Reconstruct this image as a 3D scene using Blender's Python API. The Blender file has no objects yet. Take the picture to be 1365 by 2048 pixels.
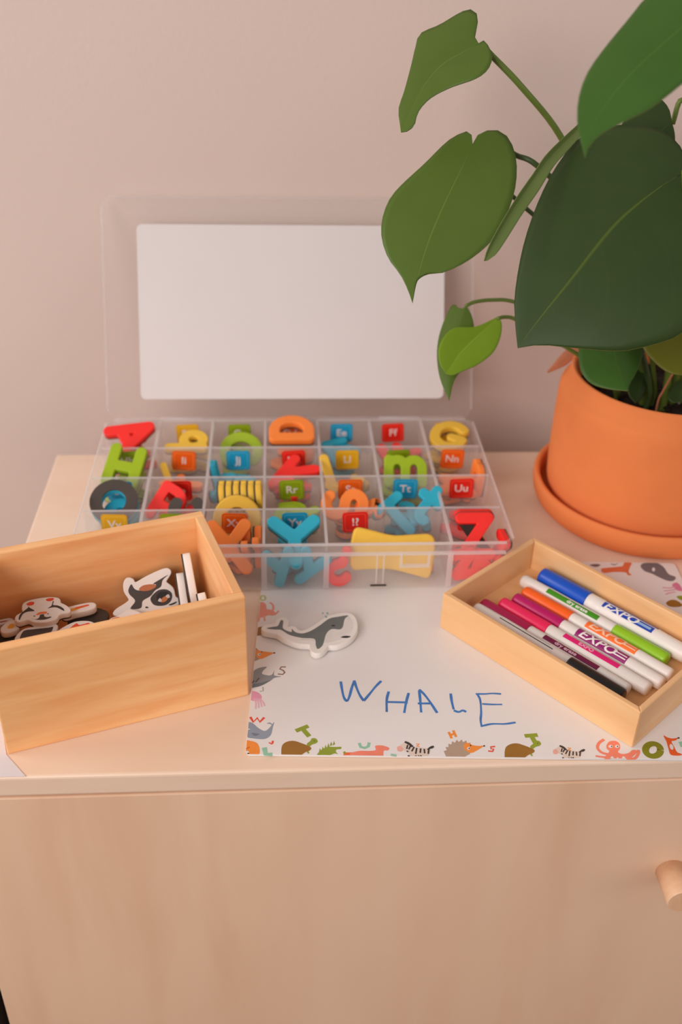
import bpy, bmesh, math, random
import numpy as np
from mathutils import Vector, Matrix

random.seed(7)
scene = bpy.context.scene
col = scene.collection

# ---------------------------------------------------------------- camera
F, PITCH, YAW, ROLL = 2030.665, 0.57463, 0.07212, 0.02926
CAM = np.array([0.0, 0.0, 0.50502])
_f = np.array([math.sin(YAW)*math.cos(PITCH), math.cos(YAW)*math.cos(PITCH), -math.sin(PITCH)])
_r0 = np.array([math.cos(YAW), -math.sin(YAW), 0.0]); _u0 = np.cross(_r0, _f)
_r = math.cos(ROLL)*_r0 + math.sin(ROLL)*_u0
_u = -math.sin(ROLL)*_r0 + math.cos(ROLL)*_u0
cd = bpy.data.cameras.new('camera'); cam = bpy.data.objects.new('camera', cd); col.objects.link(cam)
cd.sensor_fit = 'VERTICAL'; cd.sensor_height = 36.0; cd.sensor_width = 24.0
cd.lens = F/2048*36.0; cd.clip_start = 0.01
cam.matrix_world = Matrix(((_r[0], _u[0], -_f[0], CAM[0]), (_r[1], _u[1], -_f[1], CAM[1]), (_r[2], _u[2], -_f[2], CAM[2]), (0, 0, 0, 1)))
cd.dof.use_dof = True; cd.dof.focus_distance = 0.70; cd.dof.aperture_fstop = 4.8
scene.camera = cam

# ---------------------------------------------------------------- world, lights, exposure
world = bpy.data.worlds.new('room_daylight'); scene.world = world; world.use_nodes = True
bg = world.node_tree.nodes['Background']; bg.inputs[0].default_value = (1.0, 0.89, 0.85, 1); bg.inputs[1].default_value = 0.40

def area(name, loc, target, size, power, colour):
    l = bpy.data.lights.new(name, 'AREA'); l.shape = 'RECTANGLE'; l.size, l.size_y = size; l.energy = power; l.color = colour
    o = bpy.data.objects.new(name, l); col.objects.link(o); o.location = loc
    o.rotation_euler = (Vector(target)-Vector(loc)).to_track_quat('-Z', 'Y').to_euler()
    return o
area('window_daylight_side', (-1.55, 0.75, 0.85), (0.0, 0.62, 0.05), (0.9, 1.1), 14.0, (1.0, 0.95, 0.95))
area('window_daylight_room', (-0.95, -0.75, 0.90), (0.1, 0.6, 0.05), (1.0, 0.9), 21.5, (1.0, 0.91, 0.87))
area('knob_shadow_light', (1.35, -0.15, 0.35), (0.25, 0.47, -0.12), (0.5, 0.7), 2.0, (1.0, 0.90, 0.84))  # weak unseen light added low on the right for the knob's shadow

scene.view_settings.view_transform = 'Standard'; scene.view_settings.look = 'None'
scene.view_settings.gamma = 1.0; scene.view_settings.use_curve_mapping = False
scene.view_settings.exposure = -0.06
scene.cycles.transparent_max_bounces = 48

# ---------------------------------------------------------------- helpers
def at(px, py, axis, val):
    d = _f + _r*(px-682.5)/F + _u*(1024-py)/F
    return CAM + d*((val-CAM[axis])/d[axis])
def atz(px, py, z=0.0): return at(px, py, 2, z)
def atp(px, py, p0, n):
    d = _f + _r*(px-682.5)/F + _u*(1024-py)/F
    p0 = np.array(p0); n = np.array(n)
    return CAM + d*(((p0-CAM) @ n)/(d @ n))

def lin(c): return tuple(((v/255)/12.92 if v/255 <= 0.04045 else ((v/255+0.055)/1.055)**2.4) for v in c) + (1,)

MATS = {}
def mat(name, c, rough=0.5, var=0.0, scale=40.0, stretch=(1, 1, 1), bump=0.0, spec=0.5, c2=None, detail=3.0, bscale=None, sss=0.0, trans=None):
    """procedural material: noise-varied base colour, optional bump"""
    if name in MATS: return MATS[name]
    m = bpy.data.materials.new(name); m.use_nodes = True; MATS[name] = m
    nt = m.node_tree; p = nt.nodes['Principled BSDF']; p.inputs['Roughness'].default_value = rough
    p.inputs['Specular IOR Level'].default_value = spec
    a = lin(c); b = lin(c2) if c2 else tuple(max(0, v*(1-var)) for v in a[:3]) + (1,)
    p.inputs['Base Color'].default_value = a
    tc = nt.nodes.new('ShaderNodeTexCoord'); mp = nt.nodes.new('ShaderNodeMapping'); mp.inputs['Scale'].default_value = stretch
    nt.links.new(tc.outputs['Object'], mp.inputs['Vector'])
    nz = nt.nodes.new('ShaderNodeTexNoise'); nz.inputs['Scale'].default_value = scale; nz.inputs['Detail'].default_value = detail
    nt.links.new(mp.outputs[0], nz.inputs['Vector'])
    rp = nt.nodes.new('ShaderNodeValToRGB'); rp.color_ramp.elements[0].position = 0.3; rp.color_ramp.elements[1].position = 0.7
    rp.color_ramp.elements[0].color = b; rp.color_ramp.elements[1].color = a
    nt.links.new(nz.outputs['Fac'], rp.inputs[0]); nt.links.new(rp.outputs[0], p.inputs['Base Color'])
    if bump:
        bn = nt.nodes.new('ShaderNodeBump'); bn.inputs['Strength'].default_value = bump; bn.inputs['Distance'].default_value = 0.001
        n2 = nz
        if bscale:
            n2 = nt.nodes.new('ShaderNodeTexNoise'); n2.inputs['Scale'].default_value = bscale; n2.inputs['Detail'].default_value = 4
            nt.links.new(mp.outputs[0], n2.inputs['Vector'])
        nt.links.new(n2.outputs['Fac'], bn.inputs['Height']); nt.links.new(bn.outputs[0], p.inputs['Normal'])
    if sss:
        p.inputs['Subsurface Weight'].default_value = sss; p.inputs['Subsurface Radius'].default_value = (0.004, 0.003, 0.002)
    return m

def wood(name, c1, c2, c3, stretch, scale=30.0, rough=0.45, knots=0.0):
    """two-layer grain: fine streaks over broad bands"""
    if name in MATS: return MATS[name]
    m = bpy.data.materials.new(name); m.use_nodes = True; MATS[name] = m
    nt = m.node_tree; p = nt.nodes['Principled BSDF']; p.inputs['Roughness'].default_value = rough
    tc = nt.nodes.new('ShaderNodeTexCoord'); mp = nt.nodes.new('ShaderNodeMapping'); mp.inputs['Scale'].default_value = stretch
    nt.links.new(tc.outputs['Object'], mp.inputs['Vector'])
    n1 = nt.nodes.new('ShaderNodeTexNoise'); n1.inputs['Scale'].default_value = scale; n1.inputs['Detail'].default_value = 5; n1.inputs['Distortion'].default_value = 0.35
    n2 = nt.nodes.new('ShaderNodeTexNoise'); n2.inputs['Scale'].default_value = scale*0.28; n2.inputs['Detail'].default_value = 2; n2.inputs['Distortion'].default_value = 0.6
    nt.links.new(mp.outputs[0], n1.inputs['Vector']); nt.links.new(mp.outputs[0], n2.inputs['Vector'])
    r1 = nt.nodes.new('ShaderNodeValToRGB'); e = r1.color_ramp.elements
    e[0].position = 0.32; e[0].color = lin(c2); e[1].position = 0.62; e[1].color = lin(c1)
    r2 = nt.nodes.new('ShaderNodeValToRGB'); e = r2.color_ramp.elements
    e[0].position = 0.40; e[0].color = (0, 0, 0, 1); e[1].position = 0.72; e[1].color = (1, 1, 1, 1)
    nt.links.new(n1.outputs['Fac'], r1.inputs[0]); nt.links.new(n2.outputs['Fac'], r2.inputs[0])
    mx = nt.nodes.new('ShaderNodeMix'); mx.data_type = 'RGBA'
    ml = nt.nodes.new('ShaderNodeMath'); ml.operation = 'MULTIPLY'; ml.inputs[1].default_value = 0.75
    nt.links.new(r2.outputs[0], ml.inputs[0]); nt.links.new(ml.outputs[0], mx.inputs[0])
    nt.links.new(r1.outputs[0], mx.inputs[6]); mx.inputs[7].default_value = lin(c3)
    nt.links.new(mx.outputs[2], p.inputs['Base Color'])
    bn = nt.nodes.new('ShaderNodeBump'); bn.inputs['Strength'].default_value = 0.08; bn.inputs['Distance'].default_value = 0.0006
    nt.links.new(n1.outputs['Fac'], bn.inputs['Height']); nt.links.new(bn.outputs[0], p.inputs['Normal'])
    return m

def plastic(name, fac, tint=(235, 235, 240), rough=0.35):
    """thin frosted plastic: partly see-through, partly scattering"""
    m = bpy.data.materials.new(name); m.use_nodes = True; MATS[name] = m
    nt = m.node_tree; p = nt.nodes['Principled BSDF']; out = nt.nodes['Material Output']
    p.inputs['Base Color'].default_value = lin(tint); p.inputs['Roughness'].default_value = rough
    tr = nt.nodes.new('ShaderNodeBsdfTransparent'); tr.inputs[0].default_value = (0.99, 0.99, 0.99, 1)
    tl = nt.nodes.new('ShaderNodeBsdfTranslucent'); tl.inputs[0].default_value = lin(tint)
    ad = nt.nodes.new('ShaderNodeMixShader'); ad.inputs[0].default_value = 0.5
    nt.links.new(p.outputs[0], ad.inputs[1]); nt.links.new(tl.outputs[0], ad.inputs[2])
    nz = nt.nodes.new('ShaderNodeTexNoise'); nz.inputs['Scale'].default_value = 60
    mr = nt.nodes.new('ShaderNodeMapRange'); mr.inputs[3].default_value = fac*0.93; mr.inputs[4].default_value = fac*1.07
    nt.links.new(nz.outputs['Fac'], mr.inputs[0])
    mx = nt.nodes.new('ShaderNodeMixShader'); nt.links.new(mr.outputs[0], mx.inputs[0])
    nt.links.new(tr.outputs[0], mx.inputs[1]); nt.links.new(ad.outputs[0], mx.inputs[2]); nt.links.new(mx.outputs[0], out.inputs[0])
    return m

def tag(o, label=None, cat=None, group=None, kind=None):
    if label: o['label'] = label
    if cat: o['category'] = cat
    if group: o['group'] = group
    if kind: o['kind'] = kind
    return o
def empty(name, loc=(0, 0, 0), rot=(0, 0, 0)):
    o = bpy.data.objects.new(name, None); col.objects.link(o); o.location = loc; o.rotation_euler = rot; o.empty_display_size = 0.01
    return o
def link(name, me, parent=None, loc=None, rot=None, matrix=None):
    o = bpy.data.objects.new(name, me); col.objects.link(o)
    if parent is not None: o.parent = parent
    if matrix is not None: o.matrix_local = matrix
    if loc is not None: o.location = loc
    if rot is not None: o.rotation_euler = rot
    return o
def mesh(name, v, f, mats, parent=None, smooth=False, fm=None, **k):
    me = bpy.data.meshes.new(name); me.from_pydata([tuple(map(float, p)) for p in v], [], f); me.update()
    for m in (mats if isinstance(mats, (list, tuple)) else [mats]): me.materials.append(m)
    if fm is not None:
        for p, i in zip(me.polygons, fm): p.material_index = i
    if smooth: me.polygons.foreach_set('use_smooth', [True]*len(me.polygons))
    return link(name, me, parent, **k)
def bm_obj(name, bm, m, parent=None, smooth=False, **k):
    me = bpy.data.meshes.new(name); bm.to_mesh(me); bm.free(); me.materials.append(m)
    if smooth: me.polygons.foreach_set('use_smooth', [True]*len(me.polygons))
    return link(name, me, parent, **k)
def add_box(bm, lo, hi):
    r = bmesh.ops.create_cube(bm, size=1.0)['verts']
    for v in r: v.co = Vector([(lo[i]+hi[i])/2 + v.co[i]*(hi[i]-lo[i]) for i in range(3)])
    return r
def box(name, lo, hi, m, parent=None, bev=0.0, seg=2, **k):
    bm = bmesh.new(); add_box(bm, lo, hi)
    if bev: bmesh.ops.bevel(bm, geom=list(bm.edges), offset=bev, segments=seg, profile=0.5, affect='EDGES')
    return bm_obj(name, bm, m, parent, **k)
def prism(name, pts, z0, z1, m, parent=None, bev=0.0, **k):
    """extruded convex polygon"""
    bm = bmesh.new(); lo = [bm.verts.new((p[0], p[1], z0)) for p in pts]; f = bm.faces.new(lo)
    r = bmesh.ops.extrude_face_region(bm, geom=[f]); bmesh.ops.translate(bm, vec=(0, 0, z1-z0), verts=[g for g in r['geom'] if isinstance(g, bmesh.types.BMVert)])
    bmesh.ops.recalc_face_normals(bm, faces=bm.faces)
    if bev: bmesh.ops.bevel(bm, geom=list(bm.edges), offset=bev, segments=2, profile=0.5, affect='EDGES')
    return bm_obj(name, bm, m, parent, **k)
def lathe(name, prof, m, parent=None, n=96, smooth=True, **k):
    v, f = [], []
    for i in range(n):
        a = 2*math.pi*i/n
        v += [(r*math.cos(a), r*math.sin(a), z) for r, z in prof]
    L = len(prof)
    for i in range(n):
        j = (i+1) % n
        for q in range(L-1): f.append((i*L+q, j*L+q, j*L+q+1, i*L+q+1))
    return mesh(name, v, f, m, parent, smooth, **k)
def tube(name, pts, rad, m, parent=None, n=10, taper=None, **k):
    P = [Vector(p) for p in pts]; v, f = [], []
    up = Vector((0.13, 0.37, 0.92))
    for i, p in enumerate(P):
        t = (P[min(i+1, len(P)-1)]-P[max(i-1, 0)]).normalized(); a = t.cross(up).normalized(); b = t.cross(a)
        r = rad*(1 if taper is None else 1+(taper-1)*i/(len(P)-1))
        v += [p + (a*math.cos(2*math.pi*q/n)+b*math.sin(2*math.pi*q/n))*r for q in range(n)]
    for i in range(len(P)-1):
        for q in range(n): f.append((i*n+q, i*n+(q+1) % n, (i+1)*n+(q+1) % n, (i+1)*n+q))
    f.append(tuple(reversed(range(n)))); f.append(tuple((len(P)-1)*n+q for q in range(n)))
    return mesh(name, v, f, m, parent, True, **k)
def smooth_open(pts, n=8):
    P = [np.array(p, float) for p in pts]; P = [2*P[0]-P[1]] + P + [2*P[-1]-P[-2]]; o = []
    for i in range(1, len(P)-2):
        for q in range(n):
            t = q/n; a, b, c, d = P[i-1:i+3]
            o.append(0.5*((2*b)+(-a+c)*t+(2*a-5*b+4*c-d)*t*t+(-a+3*b-3*c+d)*t**3))
    o.append(P[-2]); return o
def smooth_closed(pts, n=5):
    P = [np.array(p, float) for p in pts]; N = len(P); o = []
    for i in range(N):
        a, b, c, d = P[i-1], P[i], P[(i+1) % N], P[(i+2) % N]
        for q in range(n):
            t = q/n; o.append(0.5*((2*b)+(-a+c)*t+(2*a-5*b+4*c-d)*t*t+(-a+3*b-3*c+d)*t**3))
    return o

# signed distances and iso-contours (for rounded letters and die-cut outlines)
def sd_strokes(strokes, r):
    def f(X, Y):
        d = np.full(X.shape, 9.0)
        for s in strokes:
            for (ax, ay), (bx, by) in zip(s[:-1], s[1:]):
                ex, ey = bx-ax, by-ay; L = ex*ex+ey*ey+1e-12
                t = np.clip(((X-ax)*ex+(Y-ay)*ey)/L, 0, 1)
                d = np.minimum(d, np.hypot(X-ax-t*ex, Y-ay-t*ey))
        return d-r
    return f
def sd_poly(pts, grow):
    P = [np.array(p) for p in pts]
    def f(X, Y):
        d = np.full(X.shape, 9.0); ins = np.zeros(X.shape, bool)
        for a, b in zip(P, P[1:]+P[:1]):
            ex, ey = b-a; L = ex*ex+ey*ey+1e-18
            t = np.clip(((X-a[0])*ex+(Y-a[1])*ey)/L, 0, 1)
            d = np.minimum(d, np.hypot(X-a[0]-t*ex, Y-a[1]-t*ey))
            c = ((a[1] > Y) != (b[1] > Y)) & (X < ex*(Y-a[1])/(ey if abs(ey) > 1e-12 else 1e-12)+a[0])
            ins ^= c
        return np.where(ins, -d, d)-grow
    return f
def contour(f, lo, hi, N=56):
    s = max(hi[0]-lo[0], hi[1]-lo[1])/N
    xs = np.arange(lo[0]-2*s, hi[0]+2.5*s, s); ys = np.arange(lo[1]-2*s, hi[1]+2.5*s, s)
    X, Y = np.meshgrid(xs, ys); D = f(X, Y); D[np.abs(D) < 1e-9] = 1e-9
    seg = {}
    def pt(k):
        i, j, h = k; a = D[j, i]; b = D[j, i+1] if h else D[j+1, i]; t = a/(a-b)
        return (xs[i]+(t*s if h else 0), ys[j]+(0 if h else t*s))
    nx, ny = len(xs), len(ys)
    for j in range(ny-1):
        for i in range(nx-1):
            q = (D[j, i] < 0)*1+(D[j, i+1] < 0)*2+(D[j+1, i+1] < 0)*4+(D[j+1, i] < 0)*8
            if q in (0, 15): continue
            B, R, T, L = (i, j, 1), (i+1, j, 0), (i, j+1, 1), (i, j, 0)
            tab = {1: [(L, B)], 2: [(B, R)], 3: [(L, R)], 4: [(R, T)], 5: [(L, T), (R, B)], 6: [(B, T)], 7: [(L, T)], 8: [(T, L)], 9: [(T, B)], 10: [(B, L), (T, R)], 11: [(T, R)], 12: [(R, L)], 13: [(R, B)], 14: [(B, L)]}
            for a, b in tab[q]: seg[a] = b
    loops = []
    while seg:
        k, n = seg.popitem(); lp = [k]
        while n != k and n in seg: lp.append(n); n = seg.pop(n)
        if len(lp) > 5: loops.append([pt(a) for a in lp])
    return loops
def loops_mesh(name, loops, z0, z1, bev=0.0, mats=()):
    """solid with rounded edges from closed outlines (holes allowed)"""
    cu = bpy.data.curves.new(name, 'CURVE'); cu.dimensions = '2D'; cu.fill_mode = 'BOTH'
    cu.extrude = max(1e-5, (z1-z0)/2-bev); cu.bevel_depth = bev; cu.bevel_resolution = 1; cu.offset = -bev
    for lp in loops:
        s = cu.splines.new('POLY'); s.points.add(len(lp)-1); s.use_cyclic_u = True
        s.points.foreach_set('co', [c for p in lp for c in (p[0], p[1], 0.0, 1.0)])
    ob = bpy.data.objects.new(name, cu); me = bpy.data.meshes.new_from_object(ob)
    bpy.data.objects.remove(ob); bpy.data.curves.remove(cu)
    me.transform(Matrix.Translation((0, 0, (z0+z1)/2)))
    me.materials.clear()
    for m in mats: me.materials.append(m)
    me.name = name
    return me
def text_mesh(name, s, size, m, depth=0.0001, offset=0.0, shear=0.0, space=1.0):
    cu = bpy.data.curves.new(name, 'FONT'); cu.body = s; cu.size = size; cu.extrude = depth; cu.offset = offset; cu.shear = shear
    cu.align_x = 'CENTER'; cu.align_y = 'CENTER'; cu.resolution_u = 3; cu.space_character = space
    ob = bpy.data.objects.new(name, cu); me = bpy.data.meshes.new_from_object(ob)
    bpy.data.objects.remove(ob); bpy.data.curves.remove(cu)
    me.materials.clear(); me.materials.append(m); return me

# ---------------------------------------------------------------- materials
M_wall = mat('wall_paint', (226, 208, 198), 0.9, 0.02, 6, bump=0.25, bscale=220, spec=0.2)
M_floor = wood('floor_wood', (112, 82, 60), (98, 70, 50), (120, 90, 66), (1, 12, 1), 6)
M_top = wood('cabinet_laminate_top', (242, 215, 191), (239, 210, 184), (244, 219, 197), (2, 9, 9), 7, rough=0.38)
M_door = wood('cabinet_laminate_door', (240, 204, 173), (231, 190, 157), (243, 210, 182), (7, 7, 1.1), 3.2, rough=0.42)
M_knob = wood('knob_birch', (240, 198, 160), (232, 186, 146), (243, 204, 168), (20, 4, 20), 9)
M_bamboo = wood('bamboo_long_grain', (252, 201, 142), (243, 178, 116), (234, 162, 102), (1.6, 14, 14), 9)
M_bamboo_end = wood('bamboo_cross_grain', (245, 196, 142), (238, 180, 122), (231, 166, 108), (14, 1.6, 14), 9)
M_pine = wood('pine_long_grain', (245, 199, 146), (239, 188, 132), (234, 178, 120), (1.5, 13, 13), 7)
M_pine_end = wood('pine_cross_grain', (246, 202, 154), (240, 192, 138), (235, 182, 126), (13, 1.5, 13), 7)
M_terra = mat('terracotta', (238, 138, 80), 0.85, 0.07, 22, bump=0.12, bscale=400, spec=0.25)
M_soil = mat('potting_soil', (46, 30, 22), 0.95, 0.6, 160, bump=1.0, bscale=300)
M_perlite = mat('perlite_grain', (205, 190, 175), 0.9, 0.1, 300)
M_white = mat('white_coated_board', (238, 234, 232), 0.32, 0.015, 30)
M_paper = mat('white_paper', (226, 220, 219), 0.7, 0.01, 30)
M_foamw = mat('white_foam', (245, 240, 235), 0.6, 0.03, 90)
M_ink = mat('blue_marker_ink', (66, 132, 208), 0.5, 0.25, 160)
M_clear = plastic('frosted_plastic_wall', 0.17, (254, 252, 253))
M_rim = plastic('frosted_plastic_rim', 0.45, (252, 250, 252))  # light collecting in edges is put in as whiter, denser plastic
M_lid = plastic('frosted_plastic_lid', 0.05, (252, 250, 250))
M_blackm = mat('black_magnet_sheet', (74, 65, 59), 0.6, 0.12, 60)
M_dark = mat('dark_fabric', (38, 30, 26), 0.9, 0.2, 80)
FO = {'red': mat('red_foam', (252, 42, 34), 0.55, 0.05, 80), 'orange': mat('orange_foam', (255, 138, 54), 0.55, 0.05, 80),
      'yellow': mat('yellow_foam', (240, 194, 62), 0.55, 0.05, 80), 'green': mat('green_foam', (160, 190, 14), 0.55, 0.05, 80),
      'blue': mat('blue_foam', (40, 178, 205), 0.55, 0.05, 80)}
ST = {'red': mat('red_sticker', (240, 34, 20), 0.45, 0.03, 90), 'orange': mat('orange_sticker', (248, 100, 12), 0.45, 0.03, 90),
      'yellow': mat('yellow_sticker', (238, 180, 20), 0.45, 0.03, 90), 'green': mat('green_sticker', (142, 168, 4), 0.45, 0.03, 90),
      'blue': mat('blue_sticker', (24, 160, 205), 0.45, 0.03, 90)}
SB = {'red': mat('red_sticker_border', (255, 84, 62), 0.45, 0.03, 90), 'orange': mat('orange_sticker_border', (255, 142, 66), 0.45, 0.03, 90),
      'yellow': mat('yellow_sticker_border', (246, 200, 70), 0.45, 0.03, 90), 'green': mat('green_sticker_border', (170, 192, 52), 0.45, 0.03, 90),
      'blue': mat('blue_sticker_border', (84, 186, 218), 0.45, 0.03, 90)}

# ---------------------------------------------------------------- the room
WALL_Y = 0.972
tag(box('wall_back', (-2.2, WALL_Y, -0.75), (2.2, WALL_Y+0.1, 1.9), M_wall), 'plain warm white painted wall behind the cabinet', kind='structure')
tag(box('floor', (-5, -5, -0.80), (5, WALL_Y, -0.75), M_floor), 'brown floor below the cabinet', kind='structure')

# ---------------------------------------------------------------- cabinet
CX0, CX1, CY0, CY1 = -0.2195, 0.58, 0.467, 0.888
cab = tag(empty('cabinet', (CX0, CY0, -0.75)), 'pale birch cabinet with a round wooden knob under all the things', 'cabinet')
W = CX1-CX0; D = CY1-CY0
box('cabinet_top', (0, 0, 0.732), (W, D, 0.75), M_top, cab, 0.0022, 3)
box('side_panel', (0, 0.020, 0.0), (0.018, D, 0.7318), M_door, cab, 0.0008)
box('side_panel', (W-0.018, 0.020, 0.0), (W, D, 0.7318), M_door, cab, 0.0008)
box('back_panel', (0.018, D-0.008, 0.0), (W-0.018, D, 0.7318), M_door, cab)
box('bottom_panel', (0.018, 0.020, 0.03), (W-0.018, D-0.008, 0.048), M_door, cab)
door = box('door', (0, 0, -0.345), (W-0.004, 0.018, 0.345), M_door, cab, 0.001, 2, loc=(0.002, 0.0004, 0.3850), rot=(0, -0.0030, 0))
bm = bmesh.new()
prof = [(0.0, 0.0), (0.0112, 0.0), (0.0112, 0.0262), (0.0106, 0.0272), (0.0, 0.0272)]
kn = lathe('knob', prof, M_knob, door, 48, False, loc=(0.5022, 0.0, 0.249), rot=(math.radians(90), 0, 0))
for p in kn.data.polygons: p.use_smooth = len(p.vertices) == 4 and abs(p.normal.z) < 0.3
tag(kn, 'round pale wooden knob on the door')

# dark thing low on the left, beside the cabinet
dk = box('dark_bin', (-0.16, -0.14, 0), (0.0, 0.14, 0.515), M_dark, None, 0.012, 3, loc=(CX0-0.006, 0.60, -0.75))
tag(dk, 'dark brown bin beside the cabinet, its edge at the bottom left corner', 'bin')

# white sheet at the left front corner of the cabinet top
ps = prism('paper_sheet', [(-0.1655, 0.4676), (-0.1818, 0.4868), (-0.2120, 0.5786), (-0.2188, 0.5786), (-0.2188, 0.4676)], 0.0001, 0.0005, mat('white_sheet', (222, 216, 217), 0.6, 0.01, 30), None)
tag(ps, 'small part of a white sheet beside the bamboo box at the left edge', 'paper')

# ---------------------------------------------------------------- drawing board
MT = 0.0018
th = math.radians(-2.8)
MX, MY = -0.0245, 0.4805
mat_root = tag(empty('drawing_board', (MX, MY, 0.0003), (0, 0, th)), 'thin white drawing board with animal border and the handwritten word WHALE', 'whiteboard')
def rrect(w, d, r, n=5, x=0, y=0):
    o = []
    for cx, cy, a0 in ((w-r, r, -90), (w-r, d-r, 0), (r, d-r, 90), (r, r, 180)):
        o += [(x+cx+r*math.cos(math.radians(a0+90*i/n)), y+cy+r*math.sin(math.radians(a0+90*i/n))) for i in range(n+1)]
    return o
prism('board', rrect(0.352, 0.2265, 0.004), 0, MT-0.0003, M_white, mat_root, 0.0002)
inv = Matrix.Translation((MX, MY, 0.0)) @ Matrix.Rotation(th, 4, 'Z'); inv.invert()
ZP = MT+0.00006
_art = [0]
def art_pts(px, closed=True, n=4):
    P = smooth_closed(px, n) if closed else px
    o = []
    for x, y in P:
        q = atz(x, y, MT); v = inv @ Vector((q[0], q[1], 0)); o.append((v.x, v.y))
    return o
W_, D_ = 0.352, 0.2265
def clipmat(P):
    m = 0.0004
    return [(min(max(x, m), W_-m), min(max(y, m), D_-m)) for x, y in P]
ART = {}
def amat(c):
    k = 'print_%d_%d_%d' % c
    return mat(k, c, 0.4, 0.08, 120)
def printed(name, pieces):
    """flat print on the board: pieces = [(colour, kind, pixel points, width)]"""
    v, f, fm, mats = [], [], [], []
    _art[0] += 1
    z = ZP - 0.0003
    for k, pc in enumerate(pieces):
        c, kind, px = pc[:3]; m = amat(c)
        if m not in mats: mats.append(m)
        zz = z + 0.00001*k
        if kind == 'f': P = clipmat(art_pts(px, True))
        elif kind == 'p': P = clipmat(art_pts(px, False))
        if kind in 'fp':
            i0 = len(v); v += [(x, y, zz) for x, y in P]
            ar = sum(P[i][0]*P[(i+1) % len(P)][1]-P[(i+1) % len(P)][0]*P[i][1] for i in range(len(P)))
            idx = list(range(i0, i0+len(P))); f.append(tuple(idx if ar > 0 else idx[::-1])); fm.append(mats.index(m))
        else:   # stroke: kind is 's', width in metres
            w = pc[3]; P = [np.array(p) for p in clipmat(art_pts(smooth_open(px, 4) if len(px) > 2 and kind == 's' else px, False))]
            for i, p in enumerate(P):
                t = P[min(i+1, len(P)-1)]-P[max(i-1, 0)]; t = t/(np.linalg.norm(t)+1e-9); nn = np.array((-t[1], t[0]))*w/2
                v += [tuple(p-nn)+(zz,), tuple(p+nn)+(zz,)]
                if i: n0 = len(v); f.append((n0-4, n0-2, n0-1, n0-3)); fm.append(mats.index(m))
    return mesh(name, v, f, mats, mat_root, False, fm)

OL, BR, SA, TE, OR, RE, GY, PK = (150, 165, 48), (160, 112, 40), (250, 140, 115), (150, 205, 175), (250, 150, 60), (238, 84, 60), (150, 162, 178), (240, 165, 190)
BK, WH = (60, 52, 50), (240, 236, 232)
def letter(name, c, lines, w): return printed(name, [(c, 'l', l, w) for l in lines])
def bl(c, cx, cy, rx, ry, rot=0.0, n=10):
    a = math.radians(rot); P = []
    for i in range(n):
        t = 2*math.pi*i/n; x, y = rx*math.cos(t), ry*math.sin(t)
        P.append((cx+x*math.cos(a)-y*math.sin(a), cy+x*math.sin(a)+y*math.cos(a)))
    return (c, 'f', P)
# bottom row
letter('printed_letter', RE, [[(501, 1434), (507, 1444), (515, 1436), (520, 1444), (529, 1435)]], 0.0019)
printed('printed_whale', [(GY, 'f', [(493, 1446), (505, 1446), (517, 1456), (530, 1462), (540, 1455), (543, 1449), (534, 1447), (540, 1445), (545, 1448), (549, 1444), (546, 1455), (542, 1470), (530, 1478), (508, 1477), (493, 1472)]), ((120, 130, 145), 'f', [(504, 1466), (514, 1467), (520, 1468), (512, 1472), (506, 1470)]), (WH, 's', [(494, 1459), (500, 1458)], 0.0008)])
printed('printed_lion', [(OR, 'f', [(489, 1483), (502, 1482), (515, 1487), (520, 1500), (517, 1512), (506, 1515), (490, 1514)]), ((220, 110, 40), 's', [(492, 1498), (500, 1494)], 0.0011), bl(WH, 495, 1505, 3.5, 3), bl(BK, 497, 1507, 2, 1.4)])
letter('printed_letter', TE, [[(529, 1495), (532, 1511), (545, 1510)]], 0.0035)
printed('printed_heart', [(RE, 'f', [(537, 1485), (541, 1485), (543, 1487), (544, 1482), (548, 1482), (547, 1487), (543, 1489)])])
def turtle(dx, dy, flip=1):
    T = lambda P: [(x+dx, y+dy) for x, y in P]
    printed('printed_turtle', [(OL, 'f', T([(614, 1488), (621, 1482), (624, 1477), (632, 1477), (636, 1483), (632, 1487), (625, 1489), (618, 1494)])), (OL, 's', T([(614, 1500), (618, 1507)]), 0.0012), (BR, 'f', T([(563, 1500), (566, 1489), (576, 1483), (589, 1482), (602, 1486), (615, 1491), (623, 1496), (620, 1501), (609, 1506), (598, 1515), (580, 1517), (565, 1515)])), bl(BK, 629+dx, 1482+dy, 1, 1)])
turtle(0, 0); turtle(447, 5)
letter('printed_letter', OL, [[(592, 1462), (617, 1452)], [(605, 1457), (619, 1473)]], 0.0034)
letter('printed_letter', OL, [[(1050, 1472), (1076, 1470)], [(1063, 1471), (1072, 1487)]], 0.0034)
printed('printed_iguana', [(OL, 'f', [(633, 1517), (636, 1507), (646, 1498), (658, 1494), (668, 1494), (676, 1494), (683, 1494), (682, 1498), (674, 1499), (672, 1503), (676, 1508), (670, 1507), (662, 1510), (652, 1516)])] + [(OL, 'p', [(638+5.5*i, 1506-3.4*i+(i > 4)*2), (640+5.7*i, 1496-3.2*i+(i > 4)*2), (643+5.5*i, 1503-3.2*i+(i > 4)*2)]) for i in range(6)])
letter('printed_letter', TE, [[(719, 1486), (722, 1494), (730, 1496), (737, 1493), (739, 1485)]], 0.0022)
printed('printed_unicorn', [((245, 110, 60), 'f', [(686, 1516), (690, 1506), (700, 1505), (710, 1505), (704, 1510), (700, 1517)]), (OL, 'f', [(687, 1504), (691, 1503), (692, 1507), (688, 1508)]), (SA, 'f', [(700, 1508), (718, 1502), (740, 1502), (752, 1500), (751, 1492), (765, 1491), (779, 1496), (776, 1501), (768, 1502), (764, 1517), (735, 1518), (710, 1517)])])
letter('printed_letter', TE, [[(782, 1509), (793, 1509), (783, 1517), (794, 1517)]], 0.0016)
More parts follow.
